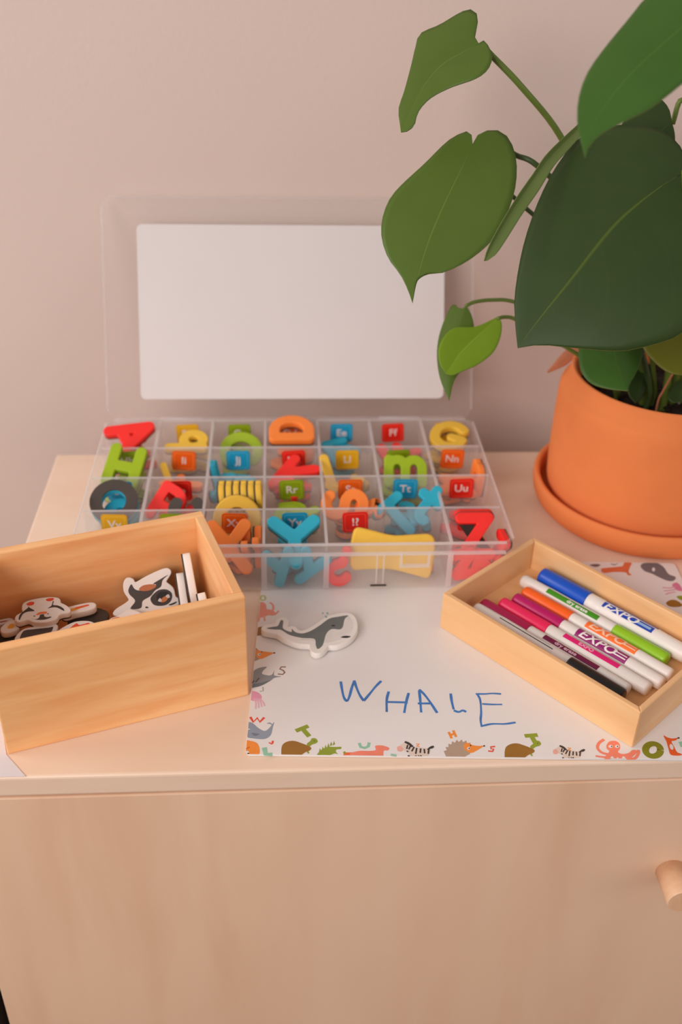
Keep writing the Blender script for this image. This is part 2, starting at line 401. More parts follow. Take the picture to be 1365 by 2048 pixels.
def zebra(dx, dy, s=1.0):
    T = lambda P: [(795+(x-795)*s+dx, 1483+(y-1483)*s+dy) for x, y in P]
    pcs = [((232, 214, 200), 'f', T([(798, 1495), (806, 1487), (816, 1486), (828, 1494), (850, 1496), (862, 1500), (857, 1512), (850, 1518), (822, 1518), (818, 1506), (808, 1501)])), ((240, 180, 165), 'f', T([(795, 1494), (802, 1492), (807, 1498), (804, 1503), (796, 1502)]))]
    for a, b in (((810, 1484), (822, 1491)), ((816, 1490), (814, 1498)), ((822, 1491), (818, 1499)), ((829, 1494), (824, 1503)), ((834, 1496), (832, 1508)), ((842, 1497), (841, 1506)), ((849, 1498), (850, 1507)), ((858, 1500), (857, 1508)), ((832, 1511), (833, 1518)), ((838, 1511), (838, 1518)), ((843, 1511), (842, 1518)), ((814, 1502), (817, 1504)), ((816, 1512), (820, 1513))):
        pcs.append((BK, 'l', T([a, b]), 0.0011*s))
    pcs.append((BK, 's', T([(810, 1484), (818, 1487), (826, 1494)]), 0.0016*s)); pcs.append((BK, 's', T([(856, 1500), (862, 1495), (868, 1493)]), 0.0014*s)); pcs.append(bl(BK, *T([(865, 1495)])[0], 4, 2, -30))
    printed('printed_zebra', pcs)
zebra(0, 0); zebra(312, 8, 0.86)
letter('printed_letter', OR, [[(833, 1488), (839, 1488), (834, 1493), (840, 1493)]], 0.001)
letter('printed_letter', OR, [[(1136, 1496), (1142, 1496), (1137, 1501), (1143, 1501)]], 0.001)
spk = [(887, 1500)]
for i in range(9):
    a = math.radians(190+i*17); spk += [(921+33*math.cos(a), 1507+28*math.sin(a)), (921+28*math.cos(a+0.12), 1507+23*math.sin(a+0.12))]
printed('printed_hedgehog', [((185, 160, 138), 'p', spk+[(940, 1500), (941, 1508), (930, 1514), (915, 1519), (893, 1516)]), (OR, 'f', [(931, 1487), (938, 1486), (945, 1490), (958, 1492), (968, 1492), (958, 1499), (944, 1506), (934, 1502), (928, 1494)]), (OR, 'f', [(926, 1515), (933, 1513), (936, 1518), (928, 1520)]), bl(BK, 969, 1492, 2, 1.6), bl(WH, 938, 1497, 3, 3), bl(BK, 939, 1497, 1.4, 1.4), bl(BK, 942, 1491, 1.3, 1.6)])
letter('printed_letter', OR, [[(898, 1464), (904, 1477)], [(907, 1461), (913, 1474)], [(900, 1471), (910, 1467)]], 0.0018)
letter('printed_letter', RE, [[(991, 1493), (982, 1494), (983, 1498), (988, 1498), (986, 1503), (977, 1502)]], 0.0013)
printed('printed_leaf', [(OL, 'f', [(957, 1520), (966, 1517), (978, 1517), (982, 1520)])])
printed('printed_octopus', [(SA, 'f', [(1214, 1490), (1220, 1483), (1232, 1482), (1240, 1488), (1241, 1497), (1237, 1504), (1246, 1508), (1258, 1506), (1266, 1500), (1276, 1502), (1268, 1512), (1252, 1522), (1225, 1522), (1208, 1518), (1216, 1508), (1219, 1502), (1214, 1497)]),
    (SA, 's', [(1218, 1509), (1204, 1505), (1196, 1496), (1199, 1486), (1209, 1479)], 0.0021), (SA, 's', [(1220, 1514), (1206, 1514), (1192, 1512)], 0.0016), (SA, 's', [(1222, 1516), (1212, 1523)], 0.0018), (SA, 's', [(1254, 1518), (1270, 1517), (1277, 1508), (1278, 1500)], 0.0021),
    bl(WH, 1222, 1493, 4.5, 3), bl(WH, 1235, 1493, 4.5, 3), bl(BK, 1224, 1493, 1.4, 1.2), bl(BK, 1236, 1493, 1.4, 1.2), bl((238, 234, 232), 1225, 1519, 4, 6), bl((238, 234, 232), 1236, 1520, 3, 5), bl((238, 234, 232), 1248, 1519, 4, 6)])
printed('printed_letter', [((140, 140, 24), 's', [(1307+15*math.cos(math.radians(a)), 1500+12.5*math.sin(math.radians(a))) for a in range(0, 361, 24)], 0.0046)])
printed('printed_fox', [((240, 96, 30), 'f', [(1328, 1471), (1336, 1475), (1346, 1477), (1357, 1476), (1352, 1481), (1344, 1483), (1349, 1493), (1355, 1504), (1364, 1508), (1362, 1511), (1343, 1510), (1338, 1498), (1334, 1484)]), bl(BK, 1358, 1476, 2.4, 1.6), bl(WH, 1344, 1494, 3.5, 6, -20)])
printed('printed_letter', [(TE, 'p', [(1358, 1484), (1372, 1482), (1372, 1494), (1362, 1494)])])
# left column
printed('printed_letter', [((196, 204, 130), 's', [(526+5.5*math.cos(math.radians(a)), 1196+4.5*math.sin(math.radians(a))) for a in range(0, 361, 30)], 0.0016)])
printed('printed_octopus', [((246, 160, 140), 'f', [(514, 1212), (522, 1204), (532, 1208), (534, 1218), (545, 1220), (552, 1228), (538, 1230), (528, 1234), (514, 1234)]), ((246, 160, 140), 's', [(532, 1226), (546, 1220), (546, 1210), (540, 1205)], 0.0016), ((246, 160, 140), 's', [(532, 1228), (548, 1230), (558, 1222)], 0.0014), ((246, 170, 150), 's', [(520, 1230), (517, 1243)], 0.0016), ((246, 170, 150), 's', [(528, 1230), (530, 1242)], 0.0014)])
printed('printed_turtle', [(BR, 'f', [(509, 1262), (514, 1256), (526, 1254), (527, 1268), (518, 1271), (509, 1271)])])
printed('printed_hedgehog', [((180, 155, 132), 'f', [(504, 1296), (514, 1297), (520, 1306), (522, 1316), (510, 1322), (502, 1320)]), (OR, 'f', [(513, 1300), (522, 1302), (536, 1304), (548, 1306), (535, 1313), (522, 1318), (514, 1314)]), bl(BK, 549, 1306, 2, 1.6), bl(WH, 519, 1309, 3, 2.6), bl(BK, 520, 1309, 1.3, 1.3), bl(BK, 524, 1304, 1.4, 1.2)])
printed('printed_shark', [((150, 152, 156), 'f', [(500, 1352), (510, 1340), (522, 1335), (534, 1334), (527, 1341), (525, 1348), (540, 1351), (546, 1347), (549, 1341), (549, 1351), (563, 1353), (549, 1356), (541, 1362), (522, 1371), (499, 1375)]), ((112, 122, 128), 'f', [(499, 1371), (520, 1366), (541, 1361), (522, 1372), (500, 1376)]), (BK, 'l', [(502, 1366), (508, 1361), (512, 1364), (519, 1356)], 0.0008)])
letter('printed_letter', (150, 108, 78), [[(572, 1334), (563, 1334), (560, 1338), (567, 1341), (570, 1345), (566, 1349), (556, 1348)]], 0.0012)
printed('printed_jellyfish', [((236, 160, 186), 'f', [(498, 1386), (506, 1382), (518, 1386), (524, 1394), (520, 1400), (508, 1402), (499, 1398)])] + [((240, 186, 204), 's', [(508+4*i, 1397), (512+5*i, 1405), (512+6*i, 1418-2*i)], 0.0011) for i in range(4)])
letter('printed_letter', (170, 178, 160), [[(526, 1374), (527, 1382), (520, 1383)]], 0.0009)
# far right corner
printed('printed_fox', [((232, 120, 80), 'f', [(1203, 1138), (1212, 1136), (1232, 1134), (1246, 1132), (1250, 1125), (1264, 1126), (1261, 1134), (1258, 1144), (1264, 1150), (1256, 1150), (1252, 1145), (1230, 1144), (1208, 1146)])])
printed('printed_bird', [((110, 100, 100), 'f', [(1180, 1130), (1192, 1128), (1202, 1130), (1192, 1134)])])
printed('printed_bird', [((110, 110, 90), 'f', [(1222, 1127), (1230, 1129), (1237, 1126), (1232, 1130), (1226, 1130)])])
printed('printed_whale', [((120, 116, 122), 'f', [(1282, 1132), (1290, 1126), (1312, 1125), (1328, 1134), (1338, 1148), (1352, 1154), (1349, 1161), (1338, 1162), (1322, 1156), (1306, 1148), (1290, 1142)]), bl(WH, 1308, 1139, 3, 4)])
printed('printed_jellyfish', [((226, 130, 170), 'f', [(1345, 1170), (1354, 1165), (1362, 1172), (1366, 1182), (1354, 1180)])] + [((232, 168, 190), 's', [(1352, 1174+5*i), (1340, 1176+5*i), (1326+3*i, 1175+7*i)], 0.0014) for i in range(3)])
printed('printed_turtle', [(BR, 'f', [(1333, 1206), (1342, 1200), (1354, 1201), (1366, 1210), (1358, 1214), (1340, 1213)]), (OL, 'f', [(1354, 1193), (1366, 1192), (1367, 1200), (1360, 1199)])])
# handwriting
def hand(lines, w=0.0019):
    bm_v, bm_f = [], []
    for k_, ln in enumerate(lines):
        P = [np.array(p) for p in art_pts(smooth_open(ln, 5) if len(ln) > 2 else [ln[0], ((ln[0][0]+ln[1][0])/2, (ln[0][1]+ln[1][1])/2), ln[1]], False)]
        for i, p in enumerate(P):
            t = P[min(i+1, len(P)-1)]-P[max(i-1, 0)]; t = t/np.linalg.norm(t); nn = np.array((-t[1], t[0]))*w/2*(0.97+0.12*math.sin(i*0.6))
            zz = ZP-0.0003+0.000012*k_; bm_v += [tuple(p-nn)+(zz,), tuple(p+nn)+(zz,)]
            if i: n0 = len(bm_v); bm_f.append((n0-4, n0-2, n0-1, n0-3))
    return tag(mesh('handwritten_letter', bm_v, bm_f, M_ink, mat_root), 'handwritten blue capital letter')
hand([[(682, 1363), (684, 1376), (688, 1394), (694, 1402), (699, 1394), (704, 1376), (709, 1361)], [(709, 1361), (713, 1374), (720, 1390), (728, 1402)], [(728, 1402), (738, 1390), (752, 1373), (763, 1362)]])
hand([[(778, 1383), (774, 1400), (774, 1424)], [(818, 1386), (813, 1404), (809, 1426)], [(772, 1404), (816, 1405)]])
hand([[(839, 1381), (841, 1400), (843, 1425)], [(839, 1379), (850, 1390), (862, 1406), (875, 1426)], [(836, 1407), (864, 1407)]])
hand([[(902, 1387), (904, 1402), (908, 1419)], [(908, 1421), (918, 1424), (926, 1421), (933, 1424)]])
hand([[(955, 1388), (961, 1400), (963, 1424), (962, 1440), (964, 1454)], [(952, 1388), (970, 1388), (986, 1387), (1003, 1388)], [(965, 1408), (985, 1409), (1005, 1409)], [(965, 1452), (985, 1448), (1010, 1448), (1032, 1445)]], 0.0016)

# ---------------------------------------------------------------- die-cut magnets
def plane_basis(n, xdir=(1, 0, 0)):
    n = np.array(n, float); n /= np.linalg.norm(n); x = np.array(xdir, float); x -= n*(x @ n); x /= np.linalg.norm(x)
    return x, np.cross(n, x), n
def diecut(name, px, p0, n, grow, thick, label, cat, group=None, prints=(), smooth=True, back=M_blackm, face=M_foamw, strokes=(), N=60):
    """rounded die-cut magnet lying in the plane (p0, n); outline given in picture coordinates on that plane"""
    x, y, nn = plane_basis(n); p0 = np.array(p0, float)
    def loc2(P): return [(float((atp(a, b, p0, nn)-p0) @ x), float((atp(a, b, p0, nn)-p0) @ y)) for a, b in P]
    base = loc2(smooth_closed(px, 4) if smooth else px)
    A = np.array(base); lo, hi = A.min(0)-grow, A.max(0)+grow
    lp = contour(sd_poly(base, grow), lo, hi, N)
    Mx = Matrix(((x[0], y[0], nn[0], p0[0]), (x[1], y[1], nn[1], p0[1]), (x[2], y[2], nn[2], p0[2]), (0, 0, 0, 1)))
    root = empty(name); root.matrix_world = Mx
    tag(root, label, cat, group)
    link('foam_body', loops_mesh('foam_body', lp, -thick, 0.0, 0.0006, [face]), root)
    if back: link('magnet_backing', loops_mesh('magnet_backing', lp, -thick-0.0009, -thick, 0.0, [back]), root)
    for i, pr in enumerate(prints):
        c, P = pr[:2]; q = loc2(smooth_closed(P, 4))
        link('print', loops_mesh('print', [q], 0.0, 0.00012+0.00003*i, 0.0, [amat(c)]), root)
    return root

whale_px = [(533, 1257), (545, 1254), (556, 1252), (562, 1241), (567, 1242), (566, 1254), (575, 1262), (584, 1263), (584, 1258), (592, 1265), (606, 1267), (622, 1262), (640, 1251), (658, 1238), (675, 1233), (694, 1231), (703, 1238), (706, 1254), (701, 1266), (690, 1276), (672, 1284), (652, 1285), (640, 1297), (632, 1299), (627, 1284), (600, 1281), (575, 1272), (558, 1262)]
diecut('whale_magnet', whale_px, (0.03, 0.60, MT+0.0062), (0, 0, 1), 0.0040, 0.0052, 'white foam magnet with a grey whale lying on the drawing board', 'magnet', None, back=None, prints=
    [((236, 232, 228), [(600, 1279), (625, 1283), (655, 1286), (688, 1277), (704, 1262), (706, 1245), (697, 1232), (690, 1240), (680, 1258), (655, 1262), (640, 1270)]),
     ((112, 118, 116), [(534, 1257), (545, 1254), (556, 1252), (562, 1241), (567, 1243), (566, 1256), (575, 1262), (584, 1264), (584, 1258), (592, 1265), (606, 1267), (622, 1262), (640, 1251), (658, 1238), (675, 1234), (697, 1231), (690, 1238), (686, 1254), (680, 1259), (668, 1258), (660, 1260), (652, 1270), (646, 1290), (636, 1298), (632, 1290), (629, 1278), (605, 1276), (580, 1270), (563, 1260), (550, 1259)]),
     ((40, 46, 48), [(682, 1275), (690, 1272), (702, 1273), (694, 1276)]), ((40, 46, 48), [(663, 1252), (666, 1250), (671, 1251), (668, 1253)]),
     ((150, 190, 180), [(650, 1233), (652, 1231), (655, 1234), (652, 1236)]), ((150, 190, 180), [(653, 1226), (656, 1225), (658, 1227), (655, 1229)]), ((150, 190, 180), [(644, 1227), (646, 1225), (648, 1227), (646, 1228)])], N=90)

# ---------------------------------------------------------------- bamboo box
BA = Vector((-0.1812, 0.4869, 0)); BTH = math.radians(18.2); BL, BD, BH, BT = 0.1665, 0.1126, 0.0885, 0.0072
bb = tag(empty('bamboo_box', BA, (0, 0, BTH)), 'deep open bamboo box full of animal magnets at the left', 'box')
box('front_panel', (0, 0, 0), (BL, BT, BH), M_bamboo, bb, 0.0011)
box('back_panel', (0, BD-BT, 0), (BL, BD, BH), M_bamboo, bb, 0.0011)
box('side_panel', (0.0003, BT, 0), (BT, BD-BT, BH-0.0003), M_bamboo_end, bb, 0.0008)
box('side_panel', (BL-BT, BT, 0), (BL-0.0003, BD-BT, BH-0.0003), M_bamboo_end, bb, 0.0008)
box('bottom_panel', (BT, BT, 0.002), (BL-BT, BD-BT, 0.007), M_bamboo, bb)
b1 = np.array([math.cos(BTH), math.sin(BTH), 0]); b2 = np.array([-math.sin(BTH), math.cos(BTH), 0]); ba = np.array(BA)
def inbox(s, t, z): return ba + b1*s + b2*t + np.array([0, 0, z])
UP = np.array([0, 0, 1.0])
c4 = lambda P: [(x/6.205, 1100+y/6.205) for x, y in P]
c5 = lambda P: [(200+x/5.25, 1080+y/5.25) for x, y in P]
WF = (244, 238, 230)
# penguin lying on the pile, head towards the camera
diecut('penguin_magnet', c4([(290, 720), (310, 660), (420, 622), (560, 600), (660, 596), (725, 612), (738, 660), (800, 690), (850, 730), (850, 762), (770, 775), (715, 800), (680, 850), (560, 880), (430, 880), (350, 850), (240, 880), (205, 858), (220, 815), (300, 770)]),
    inbox(0.04, 0.080, 0.043), UP*0.97-b2*0.22, 0.0012, 0.0055, 'white and black penguin magnet lying head down on top of the pile', 'magnet', 'animal magnets in the bamboo box',
    [((70, 58, 52), [(*p,) for p in c4([(232, 855), (250, 800), (300, 755), (350, 715), (345, 690), (365, 715), (430, 755), (350, 765), (290, 790), (258, 840), (245, 868)])]),
     ((70, 58, 52), c4([(595, 725), (640, 690), (655, 640), (668, 640), (660, 682), (720, 690), (780, 720), (800, 755), (770, 745), (710, 715), (650, 712)])),
     ((238, 84, 50), c4([(330, 668), (380, 645), (425, 650), (410, 682), (360, 690), (338, 682)])), ((238, 84, 50), c4([(570, 615), (610, 600), (665, 598), (660, 622), (620, 636), (585, 632)])),
     ((245, 130, 60), c4([(450, 800), (500, 772), (580, 768), (570, 790), (520, 792), (465, 808)])), ((70, 58, 52), c4([(500, 808), (545, 800), (555, 830), (640, 832), (560, 862), (470, 866), (400, 850), (480, 842)])),
     (WF, c4([(385, 835), (420, 812), (470, 812), (490, 835), (460, 858), (410, 860)])), (WF, c4([(555, 810), (590, 785), (630, 792), (640, 815), (600, 835), (565, 832)])),
     ((60, 50, 46), c4([(415, 824), (430, 818), (440, 826), (425, 830)])), ((60, 50, 46), c4([(585, 795), (600, 790), (606, 798), (592, 802)]))], N=70)
diecut('orange_stripe_magnet', c4([(780, 745), (860, 715), (1010, 680), (1120, 662), (1170, 672), (1165, 705), (1090, 735), (930, 770), (830, 800), (780, 790)]),
    inbox(0.06, 0.085, 0.037), UP*0.98-b2*0.2, 0.0012, 0.006, 'narrow white magnet with orange stripe sticking out beside the upside-down penguin', 'magnet', 'animal magnets in the bamboo box',
    [((240, 170, 60), c4([(870, 735), (950, 715), (1040, 700), (960, 740), (890, 760), (850, 760)])), ((238, 100, 50), c4([(930, 716), (1010, 695), (1090, 678), (1105, 690), (1040, 710), (960, 730)]))])
diecut('black_magnet', c4([(860, 830), (1000, 760), (1180, 722), (1300, 750), (1345, 800), (1300, 880), (1150, 950), (950, 990), (860, 930)]),
    inbox(0.065, 0.075, 0.027), UP*0.99-b2*0.12, 0.0006, 0.003, 'black magnet showing its plain back, below the orange stripe', 'magnet', 'animal magnets in the bamboo box', (), True, None, M_blackm)
diecut('red_print_magnet', c4([(700, 1110), (730, 1010), (860, 930), (960, 895), (1090, 890), (1160, 915), (1170, 960), (1180, 1060), (950, 1130)]),
    inbox(0.055, 0.05, 0.0345), UP*0.98-b2*0.2, 0.0010, 0.005, 'white magnet with red printed bird right behind the front panel', 'magnet', 'animal magnets in the bamboo box',
    [((246, 84, 40), c4([(800, 1030), (880, 960), (950, 910), (980, 930), (1040, 920), (1100, 905), (1130, 935), (1110, 965), (960, 1000), (860, 1035)])), ((250, 170, 140), c4([(690, 1055), (780, 1020), (720, 1075), (660, 1090)]))])
diecut('dark_slab_magnet', c4([(200, 1120), (280, 1000), (420, 960), (600, 950), (690, 930), (690, 980), (600, 1080), (420, 1150)]),
    inbox(0.03, 0.055, 0.0335), UP*0.98-b2*0.18, 0.001, 0.0045, 'face-down dark grey magnet with pale rim in front of the upside-down penguin', 'magnet', 'animal magnets in the bamboo box',
    [((74, 62, 56), c4([(250, 1140), (290, 1010), (420, 985), (600, 965), (660, 960), (600, 1060), (430, 1120)]))])
diecut('yellow_print_magnet', c4([(20, 975), (60, 930), (120, 890), (190, 880), (215, 920), (210, 970), (120, 1010), (40, 1015)]),
    inbox(0.022, 0.078, 0.0365), UP*0.98-b2*0.2, 0.001, 0.0055, 'white magnet with yellow print at the left end of the box', 'magnet', 'animal magnets in the bamboo box',
    [((242, 176, 50), c4([(95, 970), (110, 935), (150, 915), (180, 930), (170, 965), (130, 975)]))])
diecut('black_backed_magnet', c4([(-30, 1080), (10, 1030), (120, 1050), (210, 1060), (190, 1150), (40, 1200), (-30, 1180)]),
    inbox(0.02, 0.05, 0.027), UP*0.99-b2*0.1, 0.0006, 0.004, 'black magnet back deep in the left corner of the bamboo box', 'magnet', 'animal magnets in the bamboo box', (), True, None, M_blackm)
diecut('pink_print_magnet', c4([(-20, 880), (30, 865), (110, 850), (150, 862), (110, 890), (20, 915), (-20, 915)]),
    inbox(0.016, 0.094, 0.033), UP*0.98-b2*0.2, 0.0008, 0.005, 'white magnet with dark pink stripe half hidden at the left end', 'magnet', 'animal magnets in the bamboo box',
    [((190, 90, 80), c4([(0, 890), (60, 878), (100, 880), (40, 895), (0, 902)]))])
# bird leaning on the back panel
diecut('bird_magnet', c5([(170, 745), (290, 665), (320, 620), (270, 540), (262, 460), (290, 410), (340, 420), (370, 460), (500, 390), (640, 325), (710, 310), (735, 345), (690, 420), (690, 450), (760, 510), (785, 600), (825, 630), (815, 670), (740, 690), (560, 745), (400, 770), (180, 785)]),
    inbox(0.115, 0.083, 0.036), UP*0.68-b2*0.72-b1*0.1, 0.0012, 0.0055, 'black and white bird magnet leaning against the back panel of the bamboo box', 'magnet', 'animal magnets in the bamboo box',
    [((78, 70, 66), c5([(300, 520), (330, 465), (360, 510), (410, 530), (520, 520), (590, 470), (560, 460), (620, 420), (718, 365), (660, 420), (640, 490), (580, 530), (530, 590), (450, 640), (430, 715), (320, 722), (370, 640), (310, 570)])),
     ((70, 64, 62), c5([(530, 620), (560, 570), (620, 525), (700, 520), (755, 560), (750, 630), (700, 680), (620, 692), (560, 675)])),
     ((196, 120, 78), c5([(410, 515), (460, 475), (560, 465), (590, 490), (520, 530), (440, 535)])), ((40, 36, 36), c5([(595, 590), (640, 545), (710, 550), (735, 600), (690, 650), (620, 660)])),
     ((205, 125, 70), c5([(640, 655), (655, 610), (690, 590), (715, 610), (690, 645)])), ((225, 220, 214), c5([(610, 640), (630, 610), (650, 630), (640, 650)])), ((225, 220, 214), c5([(690, 590), (720, 570), (735, 600), (715, 610)])),
     ((50, 46, 44), c5([(720, 680), (770, 660), (808, 645), (790, 668), (745, 685)])), ((50, 46, 44), c5([(475, 708), (492, 698), (510, 712), (488, 716)]))], N=80)
diecut('flat_white_magnet', c5([(120, 830), (200, 800), (290, 740), (370, 750), (430, 780), (400, 830), (280, 860), (130, 870)]),
    inbox(0.10, 0.058, 0.034), UP*0.97-b2*0.2, 0.001, 0.005, 'white magnet with orange print below the leaning bird', 'magnet', 'animal magnets in the bamboo box',
    [((226, 140, 100), c5([(115, 850), (130, 825), (190, 808), (250, 828), (240, 845), (160, 862)]))])
# three magnets on edge by the right end panel
def edge_magnet(s, t0, t1, z0, z1, lean, label, thick=0.0058):
    w = t1-t0; h = z1-z0
    pts = smooth_closed([(0, 0), (w*0.5, 0), (w, 0), (w*1.02, h*0.5), (w, h*0.97), (w*0.8, h*1.02), (w*0.4, h*0.8), (w*0.1, h*0.62)], 4)
    q = inbox(s, t0, z0)
    y = np.array([0, 0, 1.0])*math.cos(lean)+b1*math.sin(lean); x = b2*math.cos(0.16)+b1*math.sin(0.16); y = y-x*(x @ y); y /= np.linalg.norm(y); n = np.cross(x, y)
    root = empty('animal_magnet'); root.matrix_world = Matrix(((x[0], y[0], n[0], q[0]), (x[1], y[1], n[1], q[1]), (x[2], y[2], n[2], q[2]), (0, 0, 0, 1)))
    tag(root, label, 'magnet', 'animal magnets in the bamboo box')
    link('foam_body', loops_mesh('foam_body', [pts], -thick, 0, 0.0006, [M_foamw]), root)
    link('magnet_backing', loops_mesh('magnet_backing', [pts], -thick-0.001, -thick, 0, [M_blackm]), root)
edge_magnet(0.1515, 0.062, 0.096, 0.010, 0.064, -0.10, 'tallest white magnet standing on edge against the right end panel')
edge_magnet(0.1415, 0.056, 0.090, 0.010, 0.052, -0.06, 'middle white magnet standing on edge near the right end panel')
edge_magnet(0.1540, 0.022, 0.056, 0.010, 0.056, -0.16, 'nearest white magnet standing on edge behind the front panel')

# ---------------------------------------------------------------- marker tray
TA = Vector((0.1236, 0.6094, MT)); TTH = math.radians(-49.3); TL, TD, TH, TT = 0.1738, 0.1135, 0.033, 0.0044
tr = tag(empty('marker_tray', TA, (0, 0, TTH)), 'shallow open wooden tray holding seven markers on the board', 'tray')
def mitred(name, a, b, c, d, m): return prism(name, [a, b, c, d], 0, TH, m, tr, 0.0009)
mitred('front_panel', (0, 0), (TL, 0), (TL-TT, TT), (TT, TT), M_pine)
mitred('back_panel', (TT, TD-TT), (TL-TT, TD-TT), (TL, TD), (0, TD), M_pine)
mitred('side_panel', (0, 0), (TT, TT), (TT, TD-TT), (0, TD), M_pine_end)
mitred('side_panel', (TL-TT, TT), (TL, 0), (TL, TD), (TL-TT, TD-TT), M_pine_end)
box('bottom_panel', (TT, TT, 0.001), (TL-TT, TD-TT, 0.0062), M_pine, tr)

t1 = Vector((math.cos(TTH), math.sin(TTH), 0)); t2 = Vector((-math.sin(TTH), math.cos(TTH), 0))
M_barrel = mat('white_barrel_plastic', (240, 234, 228), 0.35, 0.02, 60)
def wrap(me, r, x0=0.0, ang0=0.0):
    bm = bmesh.new(); bm.from_mesh(me); bmesh.ops.triangulate(bm, faces=bm.faces)
    for _ in range(4):
        e = [q for q in bm.edges if abs(q.verts[0].co.y-q.verts[1].co.y) > 0.0009]
        if not e: break
        bmesh.ops.subdivide_edges(bm, edges=e, cuts=1); bmesh.ops.triangulate(bm, faces=bm.faces)
    bm.to_mesh(me); bm.free()
    for v in me.vertices:
        x, y, z = v.co; a = y/r + ang0; rr = r + z
        v.co = (x+x0, rr*math.sin(a), rr*math.cos(a))
    return me
def marker(u0, v, r, capc, labc, label, reverse=False, text='EXPO', tx=0.045, textc=(245, 240, 236), roll=0.0, labspan=1.0, cap_len=0.0455, mode='expo', lift=0.0):
    """local frame: +x from cap end to tail, axis at z = r"""
    Lm = 0.1325
    p = TA + t1*(u0 if not reverse else u0+Lm) + t2*v
    root = tag(empty('marker', (p.x, p.y, MT+0.0064+r+lift), (0, 0, TTH+(math.pi if reverse else 0))), label, 'marker', 'dry-erase markers in the wooden tray')
    R90 = (0, math.radians(90), 0)
    capm = mat('marker_%d_%d_%d' % capc, capc, 0.3, 0.03, 60, spec=0.5)
    rc = r*1.0
    lathe('cap', [(0, 0.0), (rc*0.78, 0.0), (rc*0.93, 0.0008), (rc*0.97, 0.003), (rc, cap_len-0.001), (rc*0.985, cap_len), (rc*0.9, cap_len)], capm, root, 32, rot=R90)
    lathe('collar', [(r*0.9, cap_len), (r*0.93, cap_len+0.0003), (r*0.93, cap_len+0.013), (r*0.90, cap_len+0.0135)], M_barrel, root, 32, rot=R90)
    b0 = cap_len+0.0135
    lathe('barrel', [(r*0.90, b0), (r*0.93, b0+0.0005), (r*0.93, 0.106), (r*0.90, 0.112), (r*0.86, Lm-0.002), (r*0.78, Lm), (0, Lm)], M_barrel, root, 32, rot=R90)
    rl = r*0.932
    labm = mat('marker_label_%d_%d_%d' % labc, labc, 0.35, 0.03, 60)
    def patch(name, x0, x1, a0, a1, m, dz=0.00008):
        n = 12; vv, ff = [], []
        for i in range(n+1):
            a = a0+(a1-a0)*i/n
            for x in (x0, x1): vv.append((x, (rl+dz)*math.sin(a), (rl+dz)*math.cos(a)))
        for i in range(n): ff.append((2*i, 2*i+1, 2*i+3, 2*i+2))
        return mesh(name, vv, ff, m, root, True)
    txm = mat('marker_print_%d_%d_%d' % textc, textc, 0.4, 0.02, 60)
    s = -1 if not reverse else 1
    if mode == 'expo':
        lp = patch('label', b0+0.0005, b0+0.0445, roll-0.78*labspan, roll+0.78*labspan, labm)
        me = text_mesh('logo', text, 0.0098, txm, 0.00003, 0.00018, 0.25, 1.0); me.transform(Matrix.Scale(1.25, 4, (1, 0, 0)))
        if reverse: me.transform(Matrix.Rotation(math.pi, 4, 'Z'))
        me.transform(Matrix.Translation((0, 0, 0.00014)))
        wrap(me, rl, b0+0.0185, roll); link('logo', me, root)
        for k, (w, yo) in enumerate(((0.011, 0.0011), (0.011, -0.0013))):
            patch('fine_print', b0+0.0325, b0+0.0325+w, roll+yo/rl-0.09, roll+yo/rl+0.09, txm, 0.00014)
    elif mode == 'small':
        patch('label', b0+0.0005, b0+0.0485, roll-0.42, roll+0.42, labm)
        me = text_mesh('logo', text, 0.0042, txm, 0.00003, 0.0001, 0.0); me.transform(Matrix.Scale(1.2, 4, (1, 0, 0)))
        if reverse: me.transform(Matrix.Rotation(math.pi, 4, 'Z'))
        me.transform(Matrix.Translation((0, 0, 0.00014)))
        wrap(me, rl, b0+0.020, roll); link('logo', me, root)
    elif mode == 'line':
        patch('label', b0+0.001, b0+0.050, roll-0.07, roll+0.07, labm)
        for k, dx in enumerate((0.0, 0.005)):
            patch('fine_print', b0+0.005+dx, b0+0.028+dx, roll-0.42-0.34*k, roll-0.38-0.34*k, labm)
    elif mode == 'twin':
        patch('label', b0+0.0005, b0+0.0465, roll+0.25, roll+0.75, labm)
        patch('label', b0+0.0005, b0+0.0445, roll-0.65, roll+0.10, labm)
        me = text_mesh('logo', text, 0.0085, txm, 0.00003, 0.00018, 0.25, 1.0); me.transform(Matrix.Scale(1.35, 4, (1, 0, 0)))
        me.transform(Matrix.Translation((0, 0, 0.00014)))
        wrap(me, rl, b0+0.0165, roll-0.28); link('logo', me, root)
        patch('fine_print', b0+0.029, b0+0.0425, roll-0.42, roll-0.12, mat('marker_label_pale_blue', (150, 185, 225), 0.4, 0.02, 60), 0.00014)
    return root
r0 = 0.0061
marker(0.0235, 0.0972, 0.0078, (14, 84, 200), (28, 70, 180), 'thick blue capped marker along the back panel of the tray', mode='twin', roll=0.0)
marker(0.0157, 0.0829, r0, (150, 204, 36), (66, 150, 20), 'white marker with lime green cap pointing to the right end', reverse=True, mode='small', text='dry erase', roll=0.35)
marker(0.0265, 0.0704, r0, (255, 104, 26), (255, 122, 50), 'orange capped marker between the green and the purple one', textc=(255, 205, 175), roll=-0.05)
marker(0.0268, 0.0580, r0, (190, 8, 100), (150, 20, 110), 'purple capped marker with large white lettering, between orange and pink', roll=-0.30)
marker(0.0232, 0.0456, r0, (246, 34, 96), (236, 24, 120), 'bright pink capped marker in the middle of the tray', mode='small', text='EXPO', roll=-0.1, textc=(250, 190, 215))
marker(0.0140, 0.0332, r0, (180, 6, 80), (116, 10, 66), 'crimson capped marker reaching nearest the left end of the tray', mode='small', text='dry erase', roll=-0.15, textc=(225, 190, 205))
